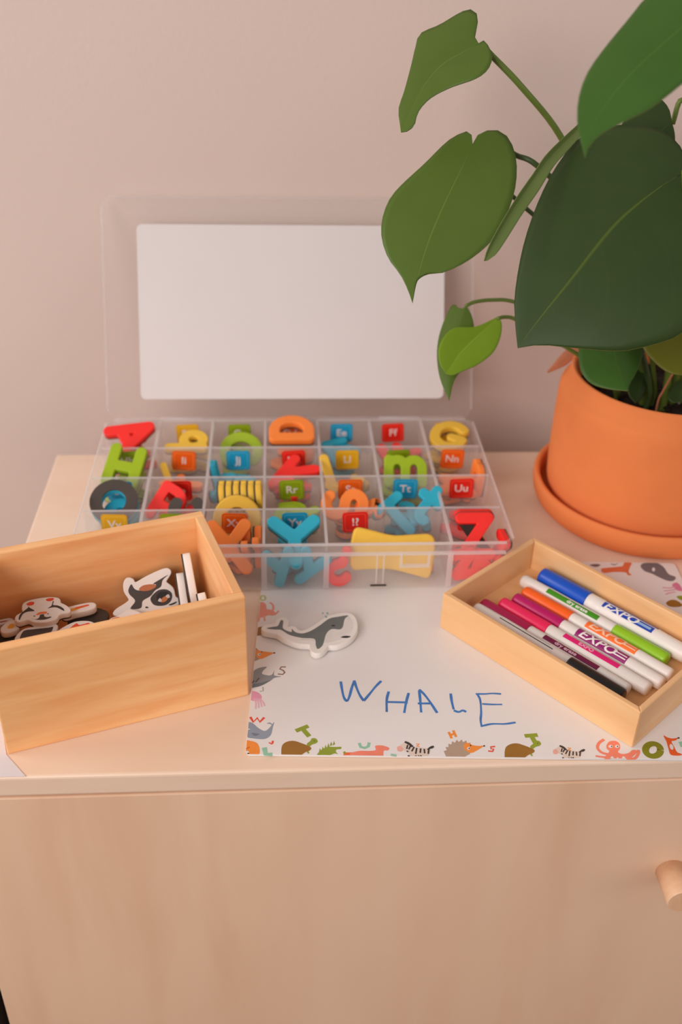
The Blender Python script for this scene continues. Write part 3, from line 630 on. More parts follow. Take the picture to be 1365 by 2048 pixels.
marker(0.0168, 0.0214, r0, (30, 28, 28), (34, 32, 32), 'white marker with black cap nearest the front panel', reverse=True, mode='line', roll=0.15, lift=0.004)

# ---------------------------------------------------------------- compartment organizer
OX, OY, OW, OD, OH = -0.1628, 0.6593, 0.35, 0.210, 0.047
OZ = MT+0.0002
org = tag(empty('organizer_case', (OX, OY, OZ)), 'clear plastic compartment case with open lid leaning on the wall', 'organizer')
t = 0.0016
prism('case_floor', rrect(OW, OD, 0.010), 0, 0.0012, M_clear, org)
H = OH-OZ
def wallp(name, x0, x1, y0, y1, z0=0.0013, z1=None, m=None): return box(name, (x0, y0, z0), (x1, y1, H if z1 is None else z1), m or M_clear, org)
wallp('case_wall', 0.008, OW-0.008, 0.0, t); wallp('case_wall', 0.008, OW-0.008, OD-t, OD)
wallp('case_wall', 0.0, t, 0.008, OD-0.008); wallp('case_wall', OW-t, OW, 0.008, OD-0.008)
def corner(cx, cy, a0):
    v, f = [], []
    n = 6
    for i in range(n+1):
        a = math.radians(a0+90*i/n)
        for r in (0.008, 0.008-t):
            for z in (0.0013, H): v.append((cx+r*math.cos(a), cy+r*math.sin(a), z))
    for i in range(n):
        b = 4*i; f += [(b, b+4, b+5, b+1), (b+2, b+3, b+7, b+6), (b+1, b+5, b+7, b+3)]
    mesh('case_corner', v, f, M_clear, org, True)
corner(0.008, 0.008, 180); corner(OW-0.008, 0.008, 270); corner(OW-0.008, OD-0.008, 0); corner(0.008, OD-0.008, 90)
PX, PY = OW/7, OD/4
for c in range(1, 7):        # dividers running front to back, upper edges whitened for the light they collect
    y0 = PY if c == 5 else t
    wallp('divider', c*PX-0.0006, c*PX+0.0006, y0+0.0002, OD-t, z1=H-0.0022)
    wallp('divider_edge', c*PX-0.0011, c*PX+0.0011, y0+0.0002, OD-t, z0=H-0.0021, z1=H, m=M_rim)
for r in range(1, 4):
    for c in range(7):
        wallp('divider', c*PX+0.0012 if c else t, (c+1)*PX-0.0012 if c < 6 else OW-t, r*PY-0.0005, r*PY+0.0005, z1=H-0.0013)
        wallp('divider_edge', c*PX+0.0012 if c else t, (c+1)*PX-0.0012 if c < 6 else OW-t, r*PY-0.0006, r*PY+0.0006, z0=H-0.0012, z1=H-0.0001, m=M_rim)
# rim and lip
for x0, x1, y0, y1 in ((0.006, OW-0.006, -0.0012, -0.0001), (0.006, OW-0.006, OD+0.0001, OD+0.0012), (-0.0012, -0.0001, 0.006, OD-0.006), (OW+0.0001, OW+0.0012, 0.006, OD-0.006)):
    wallp('rim', x0, x1, y0, y1, H-0.0014, H+0.0006, M_rim)
wallp('lip', 0.006, OW-0.006, -0.0030, -0.0002, H-0.0100, H-0.0082, M_rim)
# corner posts seen as pale vertical bands
for c in (3, 4, 6): wallp('front_rib', c*PX-0.0022, c*PX+0.0022, -0.0009, -0.0001, 0.002, H-0.0104, M_rim)
# latch on the front
for x in (0.2400, 0.2455): wallp('latch_rib', x, x+0.0012, -0.0016, -0.0002, 0.006, H-0.0104, M_rim)
wallp('latch_slot', 0.236, 0.249, -0.0014, -0.0003, 0.0034, 0.0046, M_blackm)
bm = bmesh.new()
for lo, hi in (((0.2588, -0.0034, H-0.0200), (0.2606, -0.0004, H-0.0083)), ((0.2588, -0.0034, H-0.0220), (0.2830, -0.0004, H-0.0200)), ((0.2812, -0.0034, H-0.0200), (0.2830, -0.0004, H-0.0083))):
    add_box(bm, lo, hi)
bm_obj('latch_bracket', bm, M_rim, org)
# lid leaning back against the wall
la = math.radians(26); ld = Vector((0, math.sin(la), math.cos(la))); ln = Vector((0, -math.cos(la), math.sin(la))); lx = Vector((1, 0, 0))
lo_ = Vector((0, OD+0.0022, H+0.0008))
LM = Matrix(((1, 0, 0, lo_.x), (0, ld.y, ln.y, lo_.y), (0, ld.z, ln.z, lo_.z), (0, 0, 0, 1)))
LH = 0.206
lid = prism('lid', rrect(OW, LH, 0.008), -0.0014, 0.0, M_lid, org, matrix=LM)
bm = bmesh.new()
for lo, hi in (((0.008, 0, 0.0001), (OW-0.008, 0.0012, 0.006)), ((0.008, LH-0.0012, 0.0001), (OW-0.008, LH, 0.006)), ((0, 0.008, 0.0001), (0.0012, LH-0.008, 0.006)), ((OW-0.0012, 0.008, 0.0001), (OW, LH-0.008, 0.006))): add_box(bm, lo, hi)
bm_obj('lid_rim', bm, M_clear, lid)
tag(prism('label_sheet', rrect(0.2905, 0.1625, 0.005, x=0.0320, y=0.0185), 0.0002, 0.0008, M_paper, lid), 'blank white sheet fixed inside the lid')
for x in (0.05, OW-0.09):
    lathe('hinge', [(0, 0), (0.0016, 0), (0.0016, 0.04), (0, 0.04)], M_rim, org, 12, loc=(x, OD+0.0034, H-0.0004), rot=(0, math.radians(90), 0))

# stickers on the back side of each compartment
rows = ['ABCDEFG', 'HIJKLMN', 'OPQRSTU', 'VWXY!.Z']
scol = dict(A='red', B='yellow', C='green', D='orange', E='blue', F='red', G='yellow', H='green', I='orange', J='blue', K='red', L='yellow', M='green', N='orange', O='blue', P='red', Q='yellow', R='green', S='orange', T='blue', U='red', V='yellow', W='green', X='orange', Y='blue', Z='red')
scol['!'] = 'red'
M_stxt = mat('sticker_white_print', (244, 226, 220), 0.5, 0.02, 60)
stk_me = {}
for r, row in enumerate(rows):
    for c, ch in enumerate(row):
        if ch == '.': continue
        k = scol[ch]
        if k not in stk_me:
            stk_me[k] = (loops_mesh('sticker', [rrect(0.0215, 0.0200, 0.0028, 4, -0.01075, -0.0100)], 0, 0.0004, 0, [ST[k]]),
                         loops_mesh('border', [rrect(0.0180, 0.0165, 0.002, 4, -0.0090, -0.00825), rrect(0.0166, 0.0151, 0.0016, 4, -0.0083, -0.00755)], 0.00042, 0.0005, 0, [SB[k]]))
        yb = OD-(r)*PY - (t if r == 0 else 0.0008)
        s = link('letter_sticker', stk_me[k][0], org, loc=((c+0.5)*PX+random.uniform(-0.0015, 0.0015), yb-0.0004, H-0.0135), rot=(math.radians(90), random.uniform(-0.07, 0.07), 0))
        link('border', stk_me[k][1], s)
        txt = '!?' if ch == '!' else ch+ch.lower()
        link('lettering', text_mesh('lettering', txt, 0.0105, M_stxt, 0.00003, 0.0002), s, loc=(0, 0, 0.00046))

# ---------------------------------------------------------------- foam letters
def arc(cx, cy, rx, ry, a0, a1, n=12):
    return [(cx+rx*math.cos(math.radians(a0+(a1-a0)*i/n)), cy+ry*math.sin(math.radians(a0+(a1-a0)*i/n))) for i in range(n+1)]
G = {
 'A': [[(-.3, -.4), (0, .4), (.3, -.4)], [(-.2, -.16), (.2, -.16)]],
 'b': [[(-.22, .42), (-.22, -.4)], arc(0.02, -.16, .24, .24, 0, 360, 20)],
 'C': [arc(.06, 0, .34, .4, 48, 312, 16)],
 'D': [[(-.26, .38), (-.26, -.38)], [(-.26, .38)]+arc(-.04, 0, .32, .38, 90, -90, 14)+[(-.26, -.38)]],
 'E': [[(.24, .38), (-.22, .38), (-.22, -.38), (.24, -.38)], [(-.22, 0), (.18, 0)]],
 'F': [[(.24, .38), (-.22, .38), (-.22, -.4)], [(-.22, 0), (.16, 0)]],
 'G': [arc(.02, 0, .34, .4, 52, 330, 16)+[(.32, -.04), (.08, -.04)]],
 'H': [[(-.27, .4), (-.27, -.4)], [(.27, .4), (.27, -.4)], [(-.27, 0), (.27, 0)]],
 'I': [[(0, .4), (0, -.4)]], 'l': [[(0, .4), (0, -.4)]],
 'J': [[(.18, .4), (.18, -.16)]+arc(-.06, -.16, .24, .24, 0, -170, 10)],
 'K': [[(-.24, .4), (-.24, -.4)], [(.26, .4), (-.2, -.02), (.28, -.4)]],
 'L': [[(-.2, .4), (-.2, -.38), (.24, -.38)]],
 'm': [[(-.42, .28), (-.42, -.3)], arc(-.21, .07, .21, .21, 180, 0, 8)+[(0, -.3)], arc(.21, .07, .21, .21, 180, 0, 8)+[(.42, -.3)]],
 'N': [[(-.27, -.4), (-.27, .4), (.27, -.4), (.27, .4)]],
 'O': [arc(0, 0, .36, .38, 0, 360, 24)],
 'P': [[(-.24, .38), (-.24, -.4)], [(-.24, .38), (.02, .38)]+arc(.02, .15, .24, .23, 90, -90, 10)+[(-.24, -.08)]],
 'Q': [arc(0, .03, .36, .37, 0, 360, 24), [(.1, -.14), (.34, -.42)]],
 'R': [[(-.24, .38), (-.24, -.4)], [(-.24, .38), (.02, .38)]+arc(.02, .17, .22, .21, 90, -90, 10)+[(-.24, -.04)], [(.02, -.06), (.27, -.4)]],
 'r': [[(-.16, .28), (-.16, -.3)], arc(.06, .02, .22, .24, 180, 60, 6)],
 'S': [arc(0, .2, .23, .2, 40, 270, 12)+arc(0, -.2, .23, .2, 90, -140, 12)],
 'T': [[(-.32, .38), (.32, .38)], [(0, .38), (0, -.4)]],
 't': [[(0, .4), (0, -.2)]+arc(.14, -.2, .14, .16, 180, 290, 6), [(-.2, .16), (.22, .16)]],
 'U': [[(-.28, .4), (-.28, -.1)]+arc(0, -.1, .28, .3, 180, 360, 10)+[(.28, .4)]],
 'V': [[(-.3, .4), (0, -.4), (.3, .4)]], 'X': [[(-.3, .4), (.3, -.4)], [(-.3, -.4), (.3, .4)]],
 'W': [[(-.42, .4), (-.22, -.4), (0, .3), (.22, -.4), (.42, .4)]],
 'Y': [[(-.36, .36), (0, .04), (.36, .36)], [(0, .04), (0, -.42)]],
 'Z': [[(-.28, .38), (.28, .38), (-.28, -.38), (.28, -.38)]],
 '?': [arc(0, .2, .23, .22, 170, -60, 12)+[(0, -.06), (0, -.14)], [(0, -.4), (0.001, -.4)]],
 '!': [[(0, .4), (0, -.12)], [(0, -.4), (0.001, -.4)]],
 'a': [arc(-.02, -.04, .24, .24, 0, 360, 18), [(.22, .22), (.22, -.3)]],
 'c': [arc(.03, 0, .25, .27, 50, 310, 12)], 'o': [arc(0, 0, .25, .26, 0, 360, 18)],
 'e': [[(-.22, -.0), (.24, 0)]+arc(0, 0, .24, .26, 0, 310, 14)],
 'n': [[(-.22, .26), (-.22, -.28)], arc(0, .03, .22, .22, 180, 0, 8)+[(.22, -.28)]],
 'u': [[(-.22, .26), (-.22, -.05)]+arc(0, -.05, .22, .22, 180, 360, 8)+[(.22, .26)]],
 'd': [[(.22, .42), (.22, -.4)], arc(-.02, -.16, .24, .24, 0, 360, 18)],
 'f': [[(-.04, -.4), (-.04, .2)]+arc(.12, .2, .16, .2, 180, 70, 6), [(-.2, .04), (.16, .04)]],
 'g': [arc(-.02, .14, .23, .23, 0, 360, 18), [(.21, .36), (.21, -.16)]+arc(-.01, -.16, .22, .24, 0, -150, 8)],
 'h': [[(-.22, .42), (-.22, -.4)], arc(0, -.05, .22, .22, 180, 0, 8)+[(.22, -.4)]],
 'k': [[(-.2, .42), (-.2, -.4)], [(.2, .14), (-.16, -.1), (.22, -.4)]],
 'p': [[(-.22, .3), (-.22, -.42)], arc(0.02, .08, .24, .24, 0, 360, 18)],
 's': [arc(0, .13, .18, .14, 40, 270, 10)+arc(0, -.14, .18, .14, 90, -140, 10)],
 'v': [[(-.24, .26), (0, -.28), (.24, .26)]], 'x': [[(-.22, .26), (.22, -.26)], [(-.22, -.26), (.22, .26)]],
 'y': [[(-.24, .26), (0, -.12)], [(.26, .26), (-.1, -.42)]], 'z': [[(-.2, .24), (.2, .24), (-.2, -.26), (.2, -.26)]],
 'q': [arc(-.02, .08, .24, .24, 0, 360, 18), [(.22, .3), (.22, -.42)]], 'i': [[(0, .1), (0, -.4)], [(0, .36), (0.001, .36)]], 'j': [[(.1, .12), (.1, -.2)]+arc(-.06, -.2, .16, .18, 0, -140, 6), [(.1, .36), (.101, .36)]],
}
LS, LT, LB = 0.038, 0.0058, 0.0012      # letter size, foam thickness, magnet thickness
gl = {}
def glyph(ch, k):
    if ch not in gl:
        f = sd_strokes(G[ch], 0.118); A = np.array([p for s in G[ch] for p in s])
        lp = contour(f, A.min(0)-0.13, A.max(0)+0.13, 44)
        gl[ch] = [[(x*LS, y*LS) for x, y in l] for l in lp]
    key = ch+k
    if key not in gl:
        gl[key] = (loops_mesh('letter_foam', gl[ch], -LT/2, LT/2, 0.0007, [FO[k]]), loops_mesh('letter_magnet', gl[ch], -LT/2-LB, -LT/2, 0.0, [M_blackm]))
    return gl[key]
def foam(ch, k, loc, tilt, roll, label, yawz=0.0, flip=False, scale=1.0, group='foam letters in the case', matrix=None):
    """tilt 0 = lying face up, 90 = standing facing the front; roll turns the letter in its plane"""
    a, b = glyph(ch, k)
    Mx = Matrix.Translation(Vector(loc)) @ Matrix.Rotation(math.radians(yawz), 4, 'Z') @ Matrix.Rotation(math.radians(tilt), 4, 'X') @ Matrix.Rotation(math.radians(roll), 4, 'Z') @ Matrix.Scale(scale, 4)
    if flip: Mx = Mx @ Matrix.Rotation(math.pi, 4, 'Y')
    root = empty('foam_letter'); root.matrix_world = Mx
    tag(root, label, 'letter', group)
    link('foam_front', a, root); link('magnet_backing', b, root)
    return root
def cell(r, c, dx=0.0, dy=0.0, z=0.02):   # r, c from 1; r = 1 is the back row
    return (OX+(c-0.5)*PX+dx, OY+OD-(r-0.5)*PY+dy, OZ+z)
ordc = ['first', 'second', 'third', 'fourth', 'fifth', 'sixth', 'seventh']
rown = ['back row', 'second row from the back', 'third row from the back', 'front row']
FULL = dict(red='red', orange='orange', yellow='yellow', green='green', blue='blue')
# letters seen on top: (glyph, colour, row, col, dx, dy, z, tilt, roll, yaw, flip, scale, phrase)
TOPS = [
 ('A', 'red', 1, 1, 0.001, 0.002, 0.042, 34, -62, 0, 0, 1.15, 'red foam letter A tipped sideways on the back left compartment'),
 ('b', 'yellow', 1, 2, 0.002, -0.002, 0.037, 14, 90, 0, 0, 1.0, 'yellow foam letter b lying sideways in the second back compartment'),
 ('C', 'green', 1, 3, 0.002, 0.004, 0.026, 52, -90, 0, 0, 1.05, 'green foam letter C open side down in the back row'),
 ('D', 'orange', 1, 4, 0.000, 0.000, 0.048, 16, 90, 0, 0, 1.12, 'orange foam letter D lying highest in the back row'),
 ('E', 'blue', 1, 5, -0.004, 0.000, 0.024, 6, 20, 0, 0, 1.0, 'blue foam letter E lying low in the back row'),
 ('F', 'red', 1, 6, 0.003, 0.001, 0.024, 10, 110, 0, 0, 1.0, 'red foam letter F lying low in the back row'),
 ('G', 'yellow', 1, 7, 0.000, 0.000, 0.040, 10, -30, 0, 0, 1.1, 'yellow foam letter G lying on the right end of the back row'),
 ('H', 'green', 2, 1, 0.000, -0.001, 0.040, 30, -12, 0, 0, 1.12, 'lime green foam letter H leaning in the left compartment of the second row'),
 ('I', 'orange', 2, 2, 0.000, -0.010, 0.026, 10, 84, 0, 0, 1.0, 'orange foam letter I lying across the front of its compartment'),
 ('I', 'yellow', 2, 2, -0.013, 0.003, 0.028, 40, 20, 0, 0, 0.7, 'short yellow foam letter beside the orange Ii sticker'),
 ('J', 'blue', 2, 3, -0.020, -0.001, 0.024, 80, 0, 80, 0, 0.95, 'blue foam letter J standing on edge next to the black one'),
 ('j', 'blue', 2, 3, 0.004, -0.006, 0.024, 8, 60, 0, 0, 1.0, 'blue foam letter j lying below the blue Jj sticker'),
 ('K', 'red', 2, 4, 0.001, -0.004, 0.030, 20, -35, 0, 0, 1.12, 'red foam letter K lying in the middle of the second row'),
 ('l', 'yellow', 2, 5, -0.0175, -0.002, 0.032, 60, 14, 6, 0, 0.95, 'yellow foam letter l leaning beside the yellow Ll sticker'),
 ('m', 'green', 2, 6, 0.002, -0.004, 0.036, 50, -2, 0, 0, 0.95, 'bright green foam letter m leaning in the second row'),
 ('N', 'orange', 2, 7, 0.000, -0.008, 0.022, 8, 80, 0, 0, 0.9, 'orange foam letter N lying flat at the right end of the second row'),
 ('n', 'orange', 2, 7, 0.0195, 0.000, 0.026, 84, 0, -84, 0, 1.0, 'orange foam letter standing on edge against the right wall of the case'),
 ('O', 'blue', 3, 1, -0.002, -0.002, 0.036, 28, 10, 0, 1, 1.12, 'foam letter O turned over to its dark magnet side at the left'),
 ('o', 'blue', 3, 1, 0.003, -0.004, 0.026, 20, 10, 0, 0, 1.1, 'blue foam letter o below the dark ring'),
 ('P', 'red', 3, 2, -0.008, 0.002, 0.032, 50, -32, 0, 0, 0.95, 'red foam letter P leaning in front of the red Pp sticker'),
 ('c', 'red', 3, 2, 0.010, -0.012, 0.032, 48, -90, 0, 1, 1.1, 'red foam letter turned over to its dark side beside the P'),
 ('R', 'green', 3, 4, 0.002, -0.006, 0.022, 12, 80, 0, 0, 1.0, 'green foam letter R lying below the green Rr sticker'),
 ('S', 'orange', 3, 5, -0.006, -0.004, 0.034, 46, 88, 0, 0, 1.05, 'orange foam letter S leaning in front of its orange sticker'),
 ('s', 'orange', 3, 5, 0.016, -0.004, 0.030, 20, 80, 0, 0, 0.9, 'smaller orange foam letter s right beside the large S'),
 ('t', 'blue', 3, 6, 0.014, -0.008, 0.036, 40, -40, 0, 0, 1.0, 'blue foam letter t leaning to the right below the blue Tt sticker'),
 ('T', 'blue', 3, 6, -0.010, -0.010, 0.024, 40, 40, 0, 0, 1.0, 'blue foam letter T slanting down at the left of its compartment'),
 ('U', 'red', 3, 7, -0.002, -0.010, 0.014, 10, 60, 0, 0, 0.9, 'red foam letter U lying deep below the red Uu sticker'),
 ('V', 'blue', 4, 1, 0.0, -0.004, 0.026, 14, 10, 0, 0, 1.0, 'foam letter V at the front left corner of the case'),
 ('X', 'orange', 4, 3, -0.003, -0.008, 0.030, 46, 2, 0, 0, 1.15, 'orange foam letter X leaning below the orange Xx sticker'),
 ('x', 'orange', 4, 3, 0.0115, -0.004, 0.024, 84, 0, 84, 0, 1.0, 'orange foam letter standing on edge between the X and another on edge'),
 ('x', 'orange', 4, 3, 0.0205, -0.002, 0.026, 84, 0, 84, 0, 1.0, 'orange foam letter standing on edge against the divider'),
 ('Y', 'blue', 4, 4, 0.000, -0.004, 0.033, 30, 2, 0, 0, 1.2, 'large blue foam letter Y on top in the front row'),
 ('Z', 'red', 4, 7, -0.002, -0.005, 0.036, 46, 0, 0, 0, 1.05, 'red foam letter Z leaning in the front right compartment'),
 ('z', 'red', 4, 7, 0.0195, -0.010, 0.028, 84, 0, -84, 0, 0.95, 'red foam letter standing on edge in the front right corner'),
 ('Z', 'red', 4, 7, 0.000, 0.0150, 0.026, 80, 0, 0, 1, 1.1, 'red foam letter showing its dark back behind the Z'),
 ('?', 'red', 4, 5, -0.0125, -0.0185, 0.0185, 76, 160, 0, 0, 0.88, 'red foam question mark under the left end of the yellow eraser'),
 ('!', 'red', 4, 6, -0.002, 0.000, 0.0055, 2, 70, 0, 0, 0.95, 'red foam exclamation mark under the right end of the yellow eraser'),
 ('y', 'blue', 4, 4, -0.0125, -0.0185, 0.0205, 80, 12, 0, 0, 0.95, 'blue foam letter upright behind the front wall, left of the Y'),
 ('y', 'blue', 4, 4, 0.0130, -0.0185, 0.0195, 80, -24, 0, 0, 0.95, 'blue foam letter upright behind the front wall, right of the Y'),
 ('z', 'red', 4, 7, -0.0120, -0.0185, 0.0190, 80, 10, 0, 0, 0.95, 'red foam letter upright behind the front wall, left below the Z'),
 ('z', 'red', 4, 7, 0.0070, -0.0185, 0.0165, 80, 80, 0, 0, 0.9, 'red foam letter lying sideways behind the front wall, right below the Z'),
]
for ch, k, r, c, dx, dy, z, ti, ro, ya, fl, sc, lab in TOPS: foam(ch, k, cell(r, c, dx, dy, z), ti, ro, lab, ya, fl, sc)
# six yellow letters on edge in a row, and the round Q in front of them
for i in range(6):
    p = 'leftmost' if i == 0 else 'rightmost' if i == 5 else ['second', 'third', 'fourth', 'fifth'][i-1]+' from the left'
    foam('q', 'yellow', cell(3, 3, -0.0105+0.0063*i, 0.0065, 0.034), 84, 0, 'yellow foam letter standing on edge, %s of the row of six' % p, 90, False, 0.86)
foam('Q', 'yellow', cell(3, 3, 0.002, -0.0185, 0.028), 66, 0, 'yellow foam letter Q leaning in front of six yellow letters on edge', 0, False, 1.12)
# the rest of each pile, lying lower in the compartments
low = {'A': 'aAa', 'B': 'BbB', 'C': 'ccc', 'D': 'dDd', 'E': 'eee', 'F': 'ff', 'G': 'ggg', 'H': 'hHh', 'I': 'iIi', 'J': 'JjJ', 'K': 'kKk', 'L': 'LLL', 'M': 'mmm', 'N': 'nNn', 'O': 'ooo', 'P': 'ppp', 'R': 'rrR', 'S': 'sss', 'T': 'tTt', 'U': 'u', 'V': 'vvv', 'W': 'WWW', 'X': 'xxx', 'Y': 'yYy', 'Z': 'zz'}
bcol = dict(scol); bcol['M'] = 'green'; bcol['W'] = 'green'; bcol['V'] = 'blue'; bcol['O'] = 'blue'
for r, row in enumerate(rows):
    for c, ch in enumerate(row):
        for i, g in enumerate(low.get(ch, '')):
            g = 'b' if g == 'B' else 'm' if g == 'M' else g
            foam(g, bcol[ch], cell(r+1, c+1, random.uniform(-0.004, 0.004), random.uniform(-0.004, 0.004), 0.0065+0.0078*i), random.uniform(-3, 3), random.uniform(0, 360),
                 '%s %s foam letter under others, %s compartment of the %s' % (['lowest', 'second lowest', 'third lowest'][i], bcol[ch], ordc[c], rown[r]), 0, False, 0.88, '%s letters at the bottom of compartment %s' % (bcol[ch], ch+ch.lower()))
# yellow eraser in the wide front compartment
er = smooth_closed([(-0.0375, 0.010), (-0.034, 0.0195), (-0.022, 0.019), (0, 0.0155), (0.022, 0.018), (0.034, 0.0185), (0.0385, 0.010), (0.0375, -0.012), (0.034, -0.0205), (0.022, -0.019), (0, -0.0155), (-0.022, -0.017), (-0.034, -0.018), (-0.0385, -0.009)], 5)
eme = loops_mesh('eraser_foam', [er], -0.006, 0.006, 0.0016, [mat('yellow_eraser_foam', (244, 196, 70), 0.7, 0.05, 120, bump=0.1, bscale=600)])
fel = loops_mesh('eraser_felt', [[(x*0.97, y*0.96) for x, y in er]], -0.0085, -0.006, 0.0, [M_blackm])
ero = empty('eraser'); ero.matrix_world = Matrix.Translation(Vector(cell(4, 5, 0.0295, -0.0082, 0.0235))) @ Matrix.Rotation(math.radians(58), 4, 'X') @ Matrix.Rotation(math.radians(-5), 4, 'Z') @ Matrix.Scale(0.9, 4)
tag(ero, 'yellow bone-shaped foam eraser in the wide front compartment', 'eraser'); link('eraser_foam', eme, ero); link('eraser_felt', fel, ero)

# ---------------------------------------------------------------- plant pot and saucer
PC = Vector((0.339, 0.789, 0.0))
sau = lathe('saucer', [(0, 0.0), (0.090, 0.0), (0.0945, 0.002), (0.0985, 0.006), (0.1015, 0.013), (0.1025, 0.020), (0.1022, 0.0255), (0.1005, 0.0275), (0.0975, 0.0268), (0.0965, 0.0250), (0.0955, 0.012), (0.093, 0.0075), (0.088, 0.0065), (0, 0.0065)], M_terra, None, 128, loc=(PC.x, PC.y, 0.0002))
tag(sau, 'round terracotta saucer under the plant pot', 'saucer')
pot = tag(empty('potted_plant', (PC.x, PC.y, 0.0070)), 'leafy green plant in a terracotta pot standing in a saucer', 'plant')
pz = 0.0070
lathe('pot', [(0, 0.0), (0.078, 0.0), (0.084, 0.003), (0.0882, 0.009), (0.0902, 0.018), (0.0912, 0.035), (0.0914, 0.080), (0.0910, 0.100), (0.0904, 0.1075), (0.0893, 0.1105), (0.0870, 0.1130), (0.0850, 0.1160), (0.0834, 0.1220), (0.0826, 0.1264), (0.0814, 0.1272), (0.0790, 0.1262), (0.0785, 0.120), (0.080, 0.108), (0.082, 0.080), (0.080, 0.060), (0, 0.060)], M_terra, pot, 128)
# soil: lumpy disc plus crumbs
v, f = [(0, 0, 0.100)], []
nr, na = 10, 56
for i in range(1, nr+1):
    for j in range(na):
        rr = 0.0805*i/nr; a = 2*math.pi*j/na
        v.append((rr*math.cos(a), rr*math.sin(a), 0.098+random.uniform(-0.003, 0.004)*(1 if i < nr else 0.2)))
for j in range(na): f.append((0, 1+j, 1+(j+1) % na))
for i in range(nr-1):
    for j in range(na): f.append((1+i*na+j, 1+(i+1)*na+j, 1+(i+1)*na+(j+1) % na, 1+i*na+(j+1) % na))
soil = mesh('soil', v, f, M_soil, pot); tag(soil, kind='stuff')
bm = bmesh.new()
for i in range(260):
    a = random.uniform(0, 2*math.pi); rr = 0.076*math.sqrt(random.random()); s = random.uniform(0.0008, 0.0026)
    bmesh.ops.create_icosphere(bm, subdivisions=1, radius=s, matrix=Matrix.Translation((rr*math.cos(a), rr*math.sin(a), 0.1015)) @ Matrix.Scale(random.uniform(0.6, 1.2), 4, (0, 0, 1)))
tag(bm_obj('soil_crumbs', bm, M_soil, pot), kind='stuff')
bm = bmesh.new()
for i in range(16):
    a = random.uniform(0, 2*math.pi); rr = 0.072*math.sqrt(random.random())
    bmesh.ops.create_icosphere(bm, subdivisions=1, radius=random.uniform(0.0006, 0.0012), matrix=Matrix.Translation((rr*math.cos(a), rr*math.sin(a), 0.1040)))
tag(bm_obj('perlite', bm, M_perlite, pot), kind='stuff')

# ---------------------------------------------------------------- leaves
def leaf_mat(name, c, c2, cv, rough=0.42, spec=0.32):
    m = bpy.data.materials.new(name); m.use_nodes = True; MATS[name] = m
    nt = m.node_tree; p = nt.nodes['Principled BSDF']; p.inputs['Roughness'].default_value = rough; p.inputs['Specular IOR Level'].default_value = spec
    uv = nt.nodes.new('ShaderNodeUVMap'); uv.uv_map = 'leaf'; sp = nt.nodes.new('ShaderNodeSeparateXYZ'); nt.links.new(uv.outputs[0], sp.inputs[0])
    ab = nt.nodes.new('ShaderNodeMath'); ab.operation = 'ABSOLUTE'; nt.links.new(sp.outputs[0], ab.inputs[0])
    mid = nt.nodes.new('ShaderNodeMapRange'); mid.inputs[1].default_value = 0.004; mid.inputs[2].default_value = 0.022; mid.inputs[3].default_value = 1; mid.inputs[4].default_value = 0; nt.links.new(ab.outputs[0], mid.inputs[0])
    # side veins run obliquely from the midrib
    ma = nt.nodes.new('ShaderNodeMath'); ma.operation = 'MULTIPLY_ADD'; ma.inputs[1].default_value = -0.45; nt.links.new(ab.outputs[0], ma.inputs[0]); nt.links.new(sp.outputs[1], ma.inputs[2])
    mu = nt.nodes.new('ShaderNodeMath'); mu.operation = 'MULTIPLY'; mu.inputs[1].default_value = 44; nt.links.new(ma.outputs[0], mu.inputs[0])
    si = nt.nodes.new('ShaderNodeMath'); si.operation = 'SINE'; nt.links.new(mu.outputs[0], si.inputs[0])
    vn = nt.nodes.new('ShaderNodeMapRange'); vn.inputs[1].default_value = 0.93; vn.inputs[2].default_value = 1.0; vn.inputs[3].default_value = 0; vn.inputs[4].default_value = 0.05; nt.links.new(si.outputs[0], vn.inputs[0])
    mx = nt.nodes.new('ShaderNodeMath'); mx.operation = 'MAXIMUM'; nt.links.new(mid.outputs[0], mx.inputs[0]); nt.links.new(vn.outputs[0], mx.inputs[1])
    tc = nt.nodes.new('ShaderNodeTexCoord'); nz = nt.nodes.new('ShaderNodeTexNoise'); nz.inputs['Scale'].default_value = 28; nt.links.new(tc.outputs['Object'], nz.inputs['Vector'])
    c1 = nt.nodes.new('ShaderNodeMix'); c1.data_type = 'RGBA'; c1.inputs[6].default_value = lin(c); c1.inputs[7].default_value = lin(c2); nt.links.new(nz.outputs['Fac'], c1.inputs[0])
    c2n = nt.nodes.new('ShaderNodeMix'); c2n.data_type = 'RGBA'; c2n.inputs[7].default_value = lin(cv); nt.links.new(c1.outputs[2], c2n.inputs[6]); nt.links.new(mx.outputs[0], c2n.inputs[0])
    nt.links.new(c2n.outputs[2], p.inputs['Base Color'])
    bn = nt.nodes.new('ShaderNodeBump'); bn.inputs['Strength'].default_value = 0.25; bn.inputs['Distance'].default_value = 0.0012; bn.invert = True
    nt.links.new(mx.outputs[0], bn.inputs['Height']); nt.links.new(bn.outputs[0], p.inputs['Normal'])
    # light passing through the blade
    tl = nt.nodes.new('ShaderNodeBsdfTranslucent'); nt.links.new(c2n.outputs[2], tl.inputs[0])
    ms = nt.nodes.new('ShaderNodeMixShader'); ms.inputs[0].default_value = 0.18; nt.links.new(p.outputs[0], ms.inputs[1]); nt.links.new(tl.outputs[0], ms.inputs[2])
    nt.links.new(ms.outputs[0], nt.nodes['Material Output'].inputs[0])
    return m
ML = leaf_mat('leaf_green', (96, 122, 48), (84, 110, 40), (106, 132, 52))
ML_dark = leaf_mat('leaf_dark_shaded_green', (60, 82, 38), (50, 72, 32), (84, 104, 38))  # dark leaves; the largest leaf's shade is put into this green
ML_near = leaf_mat('leaf_fresh_green', (72, 112, 44), (62, 100, 36), (82, 120, 48))
